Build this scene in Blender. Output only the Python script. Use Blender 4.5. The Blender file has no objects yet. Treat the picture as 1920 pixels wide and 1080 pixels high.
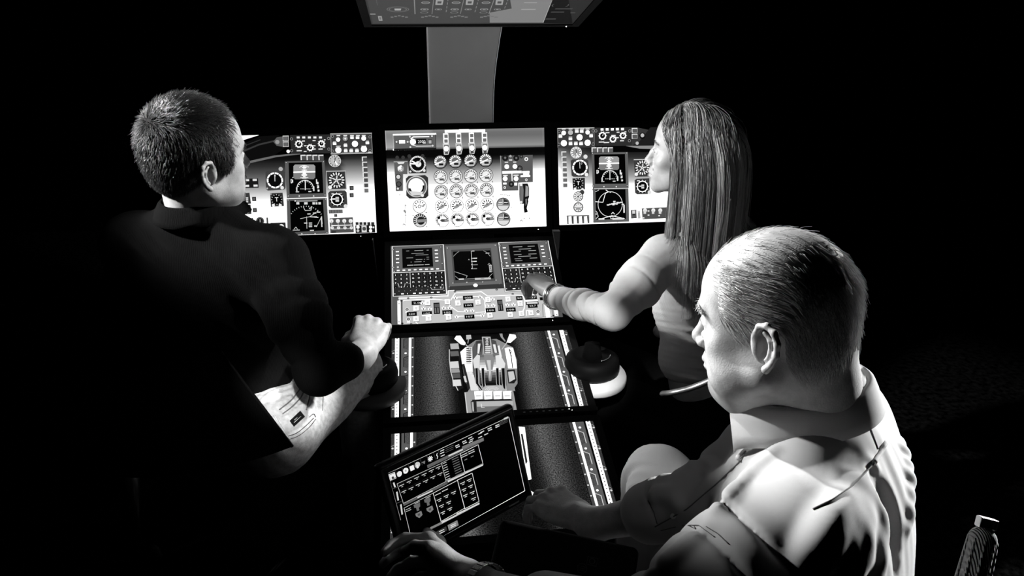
import bpy, bmesh, math, random
import numpy as np
from mathutils import Vector, Matrix

# ---------------------------------------------------------------- camera, world, lights, exposure
SC = bpy.context.scene
COL = SC.collection
EYE = np.array([0.0, 0.0, 1.62])
YAW, PITCH, ROLL, FPX = math.radians(7.2332755), math.radians(21.58641), math.radians(.2279967), 1430.96
_fw = np.array([math.sin(YAW) * math.cos(PITCH), math.cos(YAW) * math.cos(PITCH), -math.sin(PITCH)])
_rt = np.array([math.cos(YAW), -math.sin(YAW), 0.0]); _up = np.cross(_rt, _fw)
FW = _fw; RT = _rt * math.cos(ROLL) + _up * math.sin(ROLL); UP = -_rt * math.sin(ROLL) + _up * math.cos(ROLL)

def P(px, py, d):
    """a point of the room seen at photo pixel (px, py), d metres deep"""
    return EYE + d * (FW + (px - 960) / FPX * RT - (py - 540) / FPX * UP)

def on_plane(px, py, o, n):
    r = FW + (px - 960) / FPX * RT - (py - 540) / FPX * UP
    return EYE + r * (np.dot(o - EYE, n) / np.dot(r, n))

cam_data = bpy.data.cameras.new('camera')
cam_data.sensor_width = 36.0; cam_data.lens = FPX / 1920 * 36.0; cam_data.clip_start = .02
cam = bpy.data.objects.new('camera', cam_data); COL.objects.link(cam)
M = Matrix.Identity(4)
for i in range(3):
    M[i][0], M[i][1], M[i][2], M[i][3] = RT[i], UP[i], -FW[i], EYE[i]
cam.matrix_world = M
SC.camera = cam
SC.view_settings.view_transform = 'Standard'; SC.view_settings.look = 'None'
SC.view_settings.exposure = 0.0; SC.view_settings.gamma = 1.0; SC.view_settings.use_curve_mapping = False
SC.cycles.max_bounces = 5; SC.cycles.diffuse_bounces = 2; SC.cycles.sample_clamp_indirect = 2.0

world = bpy.data.worlds.new('world'); SC.world = world; world.use_nodes = True
world.node_tree.nodes['Background'].inputs[0].default_value = (0, 0, 0, 1)
world.node_tree.nodes['Background'].inputs[1].default_value = 0

def spot(name, loc, aim, watts, deg, blend=.5, size=.06):
    l = bpy.data.lights.new(name, 'SPOT'); l.energy = watts; l.spot_size = math.radians(deg); l.spot_blend = blend; l.shadow_soft_size = size
    o = bpy.data.objects.new(name, l); COL.objects.link(o); o.location = loc
    o.rotation_euler = (Vector(aim) - Vector(loc)).to_track_quat('-Z', 'Y').to_euler()
    return o
spot('key_spotlight', (-.55, 2.35, 2.10), (.37, 1.01, 1.30), 560, 11, .8, .04)         # beyond the screens: brow and chest of the grey-haired man
spot('collar_spotlight', (-1.30, 2.05, 1.84), (.34, .86, 1.13), 340, 10, .8, .04)
spot('woman_spotlight', (-1.0, 2.2, 1.50), (.72, 1.81, 1.13), 170, 28, .35, .04)
spot('hair_spotlight', (-1.1, 1.45, 2.15), (.78, 1.86, 1.22), 170, 25, .4, .04)
spot('left_key_spotlight', (1.1, 1.8, 2.3), (-.34, 1.72, 1.20), 260, 21, .5, .04)
spot('left_rim_spotlight', (-2.1, 1.55, 2.2), (-.60, 1.64, 1.31), 760, 14, .9, .05)
spot('right_rim_spotlight', (2.25, 1.60, 1.25), (.68, .93, 1.04), 430, 25, .5, .05)
spot('column_spotlight', (1.5, 1.0, 2.3), (.16, 2.80, 1.42), 70, 17, .5, .05)
spot('added_thigh_fill', (-.02, .18, 1.85), (-.33, 1.60, .71), 190, 5.5, .35, .03)  # added lamp by the camera, no such source; lifts the jeans only
spot('added_tray_fill', (.0, .25, 2.0), (.45, 1.88, .62), 260, 7, .4, .03)  # unseen fill put in just to whiten the right tray
spot('added_hand_fill', (.95, 1.75, 1.65), (-.12, 1.60, .87), 150, 8, .4, .03)  # helper lamp from the right, added to brighten the man's hand
spot('added_knee_fill', (-.9, 1.9, 1.9), (.44, 1.28, .72), 130, 10, .7, .03)  # extra beam without a real source, brings up the older man's knee
# ---------------------------------------------------------------- helpers
def lin(v): return v / 12.92 if v <= .04045 else ((v + .055) / 1.055) ** 2.4

def mat(name, grey, rough=.5, metal=0.0, spec=.5, bump=None, noise=None, coat=0.0, emit=0.0, sheen=0.0):
    m = bpy.data.materials.new(name); m.use_nodes = True; nt = m.node_tree; b = nt.nodes['Principled BSDF']
    g = grey; b.inputs['Base Color'].default_value = (g, g, g, 1)
    b.inputs['Roughness'].default_value = rough; b.inputs['Metallic'].default_value = metal
    b.inputs['Specular IOR Level'].default_value = spec; b.inputs['Coat Weight'].default_value = coat
    if sheen: b.inputs['Sheen Weight'].default_value = sheen
    if emit: b.inputs['Emission Color'].default_value = (1, 1, 1, 1); b.inputs['Emission Strength'].default_value = emit
    tc = nt.nodes.new('ShaderNodeTexCoord')
    if noise:      # (scale, low, high): mottled colour of its own
        n = nt.nodes.new('ShaderNodeTexNoise'); n.inputs['Scale'].default_value = noise[0]; n.inputs['Detail'].default_value = 5
        r = nt.nodes.new('ShaderNodeMapRange'); r.inputs[1].default_value = .35; r.inputs[2].default_value = .65
        r.inputs[3].default_value = noise[1]; r.inputs[4].default_value = noise[2]
        c = nt.nodes.new('ShaderNodeCombineColor')
        nt.links.new(tc.outputs['Object'], n.inputs['Vector']); nt.links.new(n.outputs['Fac'], r.inputs[0])
        for i in range(3): nt.links.new(r.outputs[0], c.inputs[i])
        nt.links.new(c.outputs[0], b.inputs['Base Color'])
    if bump:       # (kind, scale, distance)
        if bump[0] == 'wave':
            n = nt.nodes.new('ShaderNodeTexWave'); n.inputs['Scale'].default_value = bump[1]; n.inputs['Distortion'].default_value = 1.5; out = n.outputs['Fac']
        else:
            n = nt.nodes.new('ShaderNodeTexNoise'); n.inputs['Scale'].default_value = bump[1]; n.inputs['Detail'].default_value = 6; out = n.outputs['Fac']
        bp = nt.nodes.new('ShaderNodeBump'); bp.inputs['Distance'].default_value = bump[2]; bp.inputs['Strength'].default_value = 1
        nt.links.new(tc.outputs['Object'], n.inputs['Vector']); nt.links.new(out, bp.inputs['Height']); nt.links.new(bp.outputs[0], b.inputs['Normal'])
    return m

MT = dict(
    skin=mat('skin', .40, .42, spec=.45, bump=('noise', 420, .00035), noise=(60, .36, .46)),
    skin_fair=mat('skin_fair', .34, .45, spec=.4, bump=('noise', 500, .0004), noise=(50, .31, .37)),
    lips=mat('lips', .16, .35, spec=.5),
    dark_hair=mat('dark_hair', .05, .38, spec=.6),
    blonde_hair=mat('blonde_hair', .55, .36, spec=.6),
    grey_hair=mat('grey_hair', .65, .34, spec=.7),
    scalp_dark=mat('scalp_dark', .012, .8, spec=.1),
    scalp_blonde=mat('scalp_blonde', .06, .8, spec=.1),
    white_shirt=mat('white_shirt', .50, .85, spec=.15, bump=('noise', 1500, .00012), sheen=.1),
    stitch_or_crease_shade=mat('stitch_or_crease_shade', .16, .9, spec=.1),
    sweater=mat('sweater', .46, .9, spec=.12, bump=('wave', 260, .0004), sheen=.15),
    black_cloth=mat('black_cloth', .0035, .95, spec=.05, bump=('wave', 200, .0006)),
    denim=mat('denim', .62, .9, spec=.1, bump=('noise', 700, .0008), noise=(90, .5, .72)),
    khaki=mat('khaki', .34, .9, spec=.1, bump=('noise', 600, .0006)),
    black_plastic=mat('black_plastic', .004, .6, spec=.08),
    gloss_black=mat('gloss_black', .006, .3, spec=.25),
    chrome=mat('chrome', .65, .18, metal=1),
    steel=mat('steel', .7, .4, metal=1),
    white_plastic=mat('white_plastic', .8, .5, spec=.3),
    column=mat('column_metal', .34, .45, spec=.3, noise=(3, .31, .37)),
    white_edge=mat('white_edge', .85, .5),
    carpet=mat('carpet', .02, 1, spec=0, noise=(42, .0, .025), bump=('noise', 60, .004)),
    wall=mat('dark_wall', .0015, 1, spec=0),
    eye=mat('eye_white', .7, .15, spec=.6), iris=mat('iris', .02, .1, spec=.6),
    label=mat('black_label', .008, .7, spec=.1), lettering=mat('white_lettering', .6, .6),
    faint_mark=mat('faint_mark', .05, .6),
    led=mat('white_led', .8, .5, emit=3.0),
    strap=mat('strap_fabric', .32, .9, bump=('wave', 120, .002), spec=.1),
)

for k_ in ('blonde_hair', 'grey_hair', 'dark_hair'):      # every strand has its own shade
    nt_ = MT[k_].node_tree; b_ = nt_.nodes['Principled BSDF']; a_ = nt_.nodes.new('ShaderNodeVertexColor'); a_.layer_name = 'Shade'; x_ = nt_.nodes.new('ShaderNodeMix'); x_.data_type = 'RGBA'; x_.blend_type = 'MULTIPLY'
    x_.inputs[0].default_value = 1; x_.inputs[6].default_value = b_.inputs['Base Color'].default_value; nt_.links.new(a_.outputs[0], x_.inputs[7]); nt_.links.new(x_.outputs[2], b_.inputs['Base Color'])

def me_obj(name, V, F, m, parent=None, smooth=True, colors=None):
    me = bpy.data.meshes.new(name)
    me.from_pydata(V.tolist() if hasattr(V, 'tolist') else V, [], F.tolist() if hasattr(F, 'tolist') else F)
    if smooth: me.polygons.foreach_set('use_smooth', [True] * len(me.polygons))
    for x in (m if isinstance(m, (list, tuple)) else [m]): me.materials.append(x)
    me.update()
    o = bpy.data.objects.new(name, me); COL.objects.link(o)
    if parent: o.parent = parent
    return o

def bm_obj(name, bm, m, parent=None, smooth=False, bevel=0):
    me = bpy.data.meshes.new(name); bmesh.ops.recalc_face_normals(bm, faces=bm.faces); bm.to_mesh(me); bm.free()
    if smooth: me.polygons.foreach_set('use_smooth', [True] * len(me.polygons))
    me.materials.append(m); o = bpy.data.objects.new(name, me); COL.objects.link(o)
    if bevel:
        b = o.modifiers.new('bevel', 'BEVEL'); b.width = bevel; b.segments = 2; b.limit_method = 'ANGLE'
    if parent: o.parent = parent
    return o

def tag(o, label=None, cat=None, group=None, kind=None):
    if label: o['label'] = label
    if cat: o['category'] = cat
    if group: o['group'] = group
    if kind: o['kind'] = kind
    return o

def thing(name, label, cat, group=None, loc=(0, 0, 0)):
    o = bpy.data.objects.new(name, None); COL.objects.link(o); o.empty_display_size = .1
    return tag(o, label, cat, group)

def frame_m(o, ux, uy, uz):
    M = Matrix.Identity(4)
    for i in range(3): M[i][0], M[i][1], M[i][2], M[i][3] = ux[i], uy[i], uz[i], o[i]
    return M

def add_box(bm, c, h, M=None):
    r = bmesh.ops.create_cube(bm, size=2.0)
    T = Matrix.Translation(Vector(c)) @ Matrix.Diagonal((h[0], h[1], h[2], 1))
    if M is not None: T = M @ T
    bmesh.ops.transform(bm, matrix=T, verts=r['verts'])

def tube(pts, r, n=10, caps=True, flat=None):
    """swept tube through points; r scalar or list; flat=(a, b) scales the section"""
    pts = np.array(pts, float); k = len(pts); rs = np.ones(k) * r if np.isscalar(r) else np.array(r)
    T = np.gradient(pts, axis=0); T /= np.linalg.norm(T, axis=1)[:, None] + 1e-12
    u = np.cross(T[0], [0, 0, 1.0]); 
    if np.linalg.norm(u) < .1: u = np.cross(T[0], [0, 1.0, 0])
    u /= np.linalg.norm(u); V = []
    for i in range(k):
        u = u - T[i] * np.dot(u, T[i]); u /= np.linalg.norm(u); v = np.cross(T[i], u)
        for j in range(n):
            a = 2 * math.pi * j / n; fa, fb = flat or (1, 1)
            V.append(pts[i] + rs[i] * (fa * math.cos(a) * u + fb * math.sin(a) * v))
    F = [[i * n + j, i * n + (j + 1) % n, (i + 1) * n + (j + 1) % n, (i + 1) * n + j] for i in range(k - 1) for j in range(n)]
    if caps: F.append(list(range(n))[::-1]); F.append([(k - 1) * n + j for j in range(n)])
    return np.array(V), F

def merge(*vf):
    V, F, b = [], [], 0
    for v, f in vf:
        V += [list(map(float, x)) for x in v]; F += [[i + b for i in q] for q in f]; b = len(V)
    return V, F

def arc_pts(pts, n=24):
    """smooth curve through a few control points (Catmull-Rom)"""
    p = np.array(pts, float); p = np.vstack([2 * p[0] - p[1], p, 2 * p[-1] - p[-2]]); out = []
    for i in range(1, len(p) - 2):
        for t in np.linspace(0, 1, n, endpoint=False):
            out.append(.5 * ((2 * p[i]) + (-p[i - 1] + p[i + 1]) * t + (2 * p[i - 1] - 5 * p[i] + 4 * p[i + 1] - p[i + 2]) * t * t + (-p[i - 1] + 3 * p[i] - 3 * p[i + 1] + p[i + 2]) * t ** 3))
    out.append(p[-2]); return np.array(out)
# ---------------------------------------------------------------- signed distance modelling
class SDF:
    """ordered list of primitives; smooth union / subtraction; meshed by sparse surface nets"""
    def __init__(s): s.p = []; s.T = (np.eye(3), np.zeros(3), 1.0)
    def at(s, R, O, sc=1.0): s.T = (np.array(R, float), np.array(O, float), sc); return s
    def _pt(s, p): R, O, sc = s.T; return R @ (np.array(p, float) * sc) + O
    def ell(s, c, r, k=.01, op='u', R=None):
        RT, O, sc = s.T; r = np.array(r, float) * np.ones(3) * sc
        RR = RT @ (np.eye(3) if R is None else R)
        s.p.append(('e', s._pt(c), r, RR, k * sc, op, s._pt(c), r.max())); return s
    def cone(s, a, b, ra, rb=None, k=.01, op='u'):
        sc = s.T[2]; rb = ra if rb is None else rb
        A, B = s._pt(a), s._pt(b)
        s.p.append(('c', A, B, (ra * sc, rb * sc), k * sc, op, (A + B) / 2, np.linalg.norm(B - A) / 2 + max(ra, rb) * sc)); return s
    def chain(s, pts, rs, k=.01, op='u'):
        if np.isscalar(rs): rs = [rs] * len(pts)
        for i in range(len(pts) - 1): s.cone(pts[i], pts[i + 1], rs[i], rs[i + 1], k, op)
        return s
    def box(s, c, h, rad=.003, k=.005, op='u', R=None):
        RT, O, sc = s.T; h = np.array(h, float) * sc
        s.p.append(('b', s._pt(c), h, RT @ (np.eye(3) if R is None else R), k * sc, op, s._pt(c), np.linalg.norm(h), rad * sc)); return s
    def pair(s, kind, *a, **kw):
        """the primitive and its mirror image in x"""
        def m(v): v = list(v); v[0] = -v[0]; return v
        if kind == 'ell':
            s.ell(*a, **kw); kw = dict(kw)
            if kw.get('R') is not None:
                M = np.diag([-1., 1, 1]); kw['R'] = M @ kw['R'] @ M
            s.ell(m(a[0]), *a[1:], **kw)
        elif kind == 'cone': s.cone(*a, **kw); s.cone(m(a[0]), m(a[1]), *a[2:], **kw)
        elif kind == 'chain': s.chain(*a, **kw); s.chain([m(q) for q in a[0]], *a[1:], **kw)
    def field(s, P, pad=.02):
        P = P.astype(np.float32); d = np.full(len(P), 9.0, np.float32)
        for q in s.p:
            k, op, c, R = q[4] if q[0] != 'c' else q[4], q[5], q[6], q[7]
            if op == 'f':
                continue
            m = np.nonzero(((P - c.astype(np.float32)) ** 2).sum(1) < (R + k + pad) ** 2)[0]
            if not len(m): continue
            X = P[m]
            if q[0] == 'e':
                L = (X - q[1].astype(np.float32)) @ q[3].astype(np.float32)
                k0 = np.sqrt(((L / q[2].astype(np.float32)) ** 2).sum(1)); k1 = np.sqrt(((L / (q[2] ** 2).astype(np.float32)) ** 2).sum(1))
                e = k0 * (k0 - 1) / np.maximum(k1, 1e-6)
                e = np.where(k0 < .2, -q[2].min(), e)
            elif q[0] == 'c':
                A = q[1].astype(np.float32); ab = (q[2] - q[1]).astype(np.float32); n = max(float(ab @ ab), 1e-9)
                t = np.clip(((X - A) @ ab) / n, 0, 1)
                e = np.sqrt((((X - A) - t[:, None] * ab) ** 2).sum(1)) - (q[3][0] + (q[3][1] - q[3][0]) * t)
            else:
                L = np.abs((X - q[1].astype(np.float32)) @ q[3].astype(np.float32)) - (q[2] - q[8]).astype(np.float32)
                e = np.sqrt((np.maximum(L, 0) ** 2).sum(1)) + np.minimum(L.max(1), 0) - q[8]
            D = d[m]
            if op == 'u':
                h = np.maximum(k - np.abs(D - e), 0) / max(k, 1e-6)
                D = np.minimum(D, e) - h * h * k * .25
            elif op == 's':
                h = np.maximum(k - np.abs(D + e), 0) / max(k, 1e-6)
                D = np.maximum(D, -e) + h * h * k * .25
            elif op == 'i':
                D = np.maximum(D, e)
            d[m] = D
        for f in getattr(s, 'post', []): d = f(P, d)
        return d
    def mesh(s, h, lo=None, hi=None, smooth=2):
        if lo is None:
            us = [q for q in s.p if q[5] == 'u']
            lo = np.min([q[6] - q[7] for q in us], 0) - .02; hi = np.max([q[6] + q[7] for q in us], 0) + .02
        B = 8; lo = np.array(lo); nb = np.ceil((np.array(hi) - lo) / (h * B)).astype(int)
        g = np.stack(np.meshgrid(*[np.arange(n) for n in nb], indexing='ij'), -1).reshape(-1, 3)
        half = h * B * .5 * 1.7321
        dc = s.field(lo + (g + .5) * B * h, pad=half * 1.5 + .01)
        g = g[np.abs(dc) < half * 1.35 + .003]
        N = nb * B + 2
        c9 = np.stack(np.meshgrid(*[np.arange(B + 1)] * 3, indexing='ij'), -1).reshape(-1, 3)
        idx = (g[:, None, :] * B + c9[None]).reshape(-1, 3)
        F = s.field(lo + idx * h).reshape(len(g), B + 1, B + 1, B + 1)
        ins = F < 0
        cnt = np.zeros((len(g), B, B, B), int)
        for a in (0, 1):
            for b in (0, 1):
                for c in (0, 1): cnt += ins[:, a:B + a, b:B + b, c:B + c]
        bi, i, j, k = np.nonzero((cnt > 0) & (cnt < 8))
        acc = np.zeros((len(bi), 3)); n = np.zeros(len(bi))
        E = [((a, b, 0), (a, b, 1)) for a in (0, 1) for b in (0, 1)] + [((a, 0, b), (a, 1, b)) for a in (0, 1) for b in (0, 1)] + [((0, a, b), (1, a, b)) for a in (0, 1) for b in (0, 1)]
        for u, v in E:
            f0 = F[bi, i + u[0], j + u[1], k + u[2]]; f1 = F[bi, i + v[0], j + v[1], k + v[2]]
            m = (f0 < 0) != (f1 < 0); t = np.where(m, f0 / np.where(m, f0 - f1, 1), 0)[:, None]
            acc += np.where(m[:, None], np.array(u) + t * (np.array(v) - np.array(u)), 0); n += m
        cell = g[bi] * B + np.stack([i, j, k], 1)
        V = lo + (cell + acc / n[:, None]) * h
        gid = (cell[:, 0] * N[1] + cell[:, 1]) * N[2] + cell[:, 2]
        o = np.argsort(gid); gs = gid[o]
        faces = []
        for ax in range(3):
            e1, e2 = (ax + 1) % 3, (ax + 2) % 3
            sl0 = [slice(None), slice(0, B), slice(0, B), slice(0, B)]; sl1 = list(sl0); sl1[ax + 1] = slice(1, B + 1)
            x, y = ins[tuple(sl0)], ins[tuple(sl1)]
            bi2, a, b, c = np.nonzero(x != y)
            cc = g[bi2] * B + np.stack([a, b, c], 1)
            ids = []
            for d1, d2 in ((0, 0), (-1, 0), (-1, -1), (0, -1)):
                q = cc.copy(); q[:, e1] += d1; q[:, e2] += d2
                qq = (q[:, 0] * N[1] + q[:, 1]) * N[2] + q[:, 2]
                pos = np.clip(np.searchsorted(gs, qq), 0, len(gs) - 1)
                ids.append(np.where((gs[pos] == qq) & (q.min(1) >= 0), o[pos], -1))
            f = np.stack(ids, 1); sg = x[bi2, a, b, c]
            f[~sg] = f[~sg][:, ::-1]
            faces.append(f[(f >= 0).all(1)])
        Fq = np.concatenate(faces)
        for _ in range(smooth):
            A = np.zeros_like(V); n = np.zeros(len(V))
            for q in range(4):
                for r in (1, 3):
                    np.add.at(A, Fq[:, q], V[Fq[:, (q + r) % 4]]); np.add.at(n, Fq[:, q], 1)
            V = V * .5 + A / np.maximum(n, 1)[:, None] * .5
        return V, Fq
    def hit(s, o, d, t0=.3, t1=3.0):
        """first surface point along a ray (sphere tracing)"""
        t = t0
        for _ in range(200):
            e = float(s.field(np.array([o + d * t]), pad=.5)[0])
            if e < .0006: return o + d * t
            t += max(min(e, .2), .0006) * .8
            if t > t1: return None
        return o + d * t

def rot(rx=0, ry=0, rz=0):
    rx, ry, rz = np.radians([rx, ry, rz]); c, s_ = np.cos, np.sin
    X = np.array([[1, 0, 0], [0, c(rx), -s_(rx)], [0, s_(rx), c(rx)]]); Y = np.array([[c(ry), 0, s_(ry)], [0, 1, 0], [-s_(ry), 0, c(ry)]])
    Z = np.array([[c(rz), -s_(rz), 0], [s_(rz), c(rz), 0], [0, 0, 1]]); return Z @ Y @ X
def head(s, R, O, sc=1.0, fat=0.0, fem=0.0, old=0.0, nose=1.0):
    """adult head in its own frame: x sideways, y to the face, z up, origin between the ears"""
    s.at(R, O, sc); w = 1 - .06 * fem
    s.ell((0, -.008, .040), (.077 * w, .097, .090), .01)
    s.ell((0, .033, .045), (.063 * w, .060 - .004 * fem, .060), .02)
    s.ell((0, .040, -.022), (.060 * w, .050, .066), .03)
    s.ell((0, .030, -.060), (.055 * w + .008 * fat, .052, .045), .03)
    s.pair('cone', (.052 * w + .006 * fat, .000, -.052), (.012, .074, -.098), .020 + .004 * fat, .016, k=.022)
    s.ell((0, .079, -.098 + .006 * fem), (.020, .018, .017), .016)
    s.ell((0, .073, -.060), (.031, .027, .030), .02)
    s.pair('ell', (.043 * w, .060, -.020), (.021, .019, .018), .02)
    if fat:
        s.pair('ell', (.046, .042, -.062), (.022 + .01 * fat, .034, .034), .025)
        s.ell((0, .040, -.105), (.045, .042, .022 + .012 * fat), .03)
    # brow, sockets, lids
    s.cone((-.032, .080, .027), (.032, .080, .027), .0125 - .003 * fem, k=.014)
    s.pair('ell', (.031, .098, .007), (.019, .016, .0125), .014, 's')
    s.pair('ell', (.0315, .0765, .005), (.0150, .0135, .0125), .005)
    s.pair('chain', [(.018, .0840, .003), (.026, .0895, .0085), (.035, .0885, .0085), (.045, .0785, .002)], .0022, k=.003)
    s.pair('cone', (.020, .0865, -.0015), (.043, .081, -.003), .0022, .0022, k=.004)
    s.pair('chain', [(.019, .0885, .0005), (.030, .0920, .0020), (.042, .0850, .0005)], .0022, k=.002, op='s')
    if old: s.pair('chain', [(.019, .087, -.010), (.032, .088, -.014), (.044, .079, -.011)], .004, k=.006)
    # nose
    n = nose
    s.chain([(0, .084, .016), (0, .097 * 1, -.006), (0, .1095 + .004 * (n - 1), -.029)], [.0075, .0082, .0105 * n], k=.010)
    s.pair('ell', (.0115, .0985, -.0345), (.0085 * n, .0105 * n, .0080), .006)
    s.cone((0, .100, -.036), (0, .090, -.046), .0075, .009, k=.008)
    s.pair('ell', (.0058, .104, -.0425), (.0035, .006, .0032), .003, 's')
    s.pair('cone', (.020, .094, -.034), (.030, .078, -.062), .0018, .0016, k=.008, op='s')
    # mouth
    s.pair('chain', [(0, .0995, -.0575), (.012, .0975, -.0585), (.024, .086, -.063)], [.0058, .0055, .0035], k=.005)
    s.pair('chain', [(0, .0975, -.0705), (.012, .0950, -.0700), (.023, .085, -.0660)], [.0066, .006, .0035], k=.005)
    s.pair('chain', [(0, .1065, -.0640), (.013, .1035, -.0640), (.026, .0895, -.0655)], [.0018, .0018, .0012], k=.002, op='s')
    s.cone((-.012, .0995, -.083), (.012, .0995, -.083), .0060, k=.010, op='s')
    # ears
    for sx in (-1, 1):
        e = lambda y, z, x=0.0: (sx * (.0765 * w + .012 + x + (-y) * .35), y - .012, z)
        s.ell((sx * .080 * w, -.010, .000), (.006, .014, .026), .008, R=rot(0, 0, -sx * 18))
        s.chain([e(.012, -.002, -.006), e(.010, .012, -.003), e(.002, .027), e(-.010, .031, .001), e(-.020, .024, .002), e(-.024, .010, .002), e(-.021, -.006, .001), e(-.013, -.020), e(-.004, -.030, -.002)],
                [.003, .0036, .004, .004, .0042, .0042, .004, .0042, .0062], k=.003)
        s.chain([e(-.006, .020), e(-.014, .012), e(-.013, -.004), e(-.006, -.015)], [.003, .0032, .0034, .0038], k=.004)
        s.ell(e(-.003, -.002, -.001), (.006, .0085, .012), .004, 's', R=rot(0, 0, -sx * 20))
        s.ell(e(.008, -.004, -.001), (.003, .004, .007), .004)
    s.at(np.eye(3), np.zeros(3)); return s
# ---------------------------------------------------------------- screens: every display shows its picture as thin luminous shapes
def screen_material():
    m = bpy.data.materials.new('display_light'); m.use_nodes = True; nt = m.node_tree; b = nt.nodes['Principled BSDF']
    b.inputs['Base Color'].default_value = (.002, .002, .002, 1); b.inputs['Roughness'].default_value = .5; b.inputs['Specular IOR Level'].default_value = .05
    a = nt.nodes.new('ShaderNodeVertexColor'); a.layer_name = 'Col'
    s = nt.nodes.new('ShaderNodeSeparateColor'); nt.links.new(a.outputs['Color'], s.inputs[0])
    tc = nt.nodes.new('ShaderNodeTexCoord'); n = nt.nodes.new('ShaderNodeTexNoise'); n.inputs['Scale'].default_value = 330; n.inputs['Detail'].default_value = 3
    nt.links.new(tc.outputs['Object'], n.inputs['Vector'])
    r = nt.nodes.new('ShaderNodeMapRange'); r.inputs[1].default_value = .36; r.inputs[2].default_value = .64; r.inputs[3].default_value = -1; r.inputs[4].default_value = 1.3; r.clamp = False
    nt.links.new(n.outputs['Fac'], r.inputs[0])
    mu = nt.nodes.new('ShaderNodeMath'); mu.operation = 'MULTIPLY_ADD'; nt.links.new(r.outputs[0], mu.inputs[0]); nt.links.new(s.outputs[1], mu.inputs[1]); mu.inputs[2].default_value = 1
    mm = nt.nodes.new('ShaderNodeMath'); mm.operation = 'MULTIPLY'; nt.links.new(mu.outputs[0], mm.inputs[0]); nt.links.new(s.outputs[0], mm.inputs[1])
    b.inputs['Emission Color'].default_value = (1, 1, 1, 1); nt.links.new(mm.outputs[0], b.inputs['Emission Strength'])
    return m
MT['display'] = screen_material()
_txt = {}
def glyphs(s):
    if s not in _txt:
        c = bpy.data.curves.new('t', 'FONT'); c.body = s; c.resolution_u = 2; o = bpy.data.objects.new('t', c)
        me = bpy.data.meshes.new_from_object(o)
        V = np.array([v.co[:] for v in me.vertices]); F = [list(p.vertices) for p in me.polygons]
        bpy.data.objects.remove(o); bpy.data.curves.remove(c); bpy.data.meshes.remove(me)
        _txt[s] = (V, F)
    return _txt[s]

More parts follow.
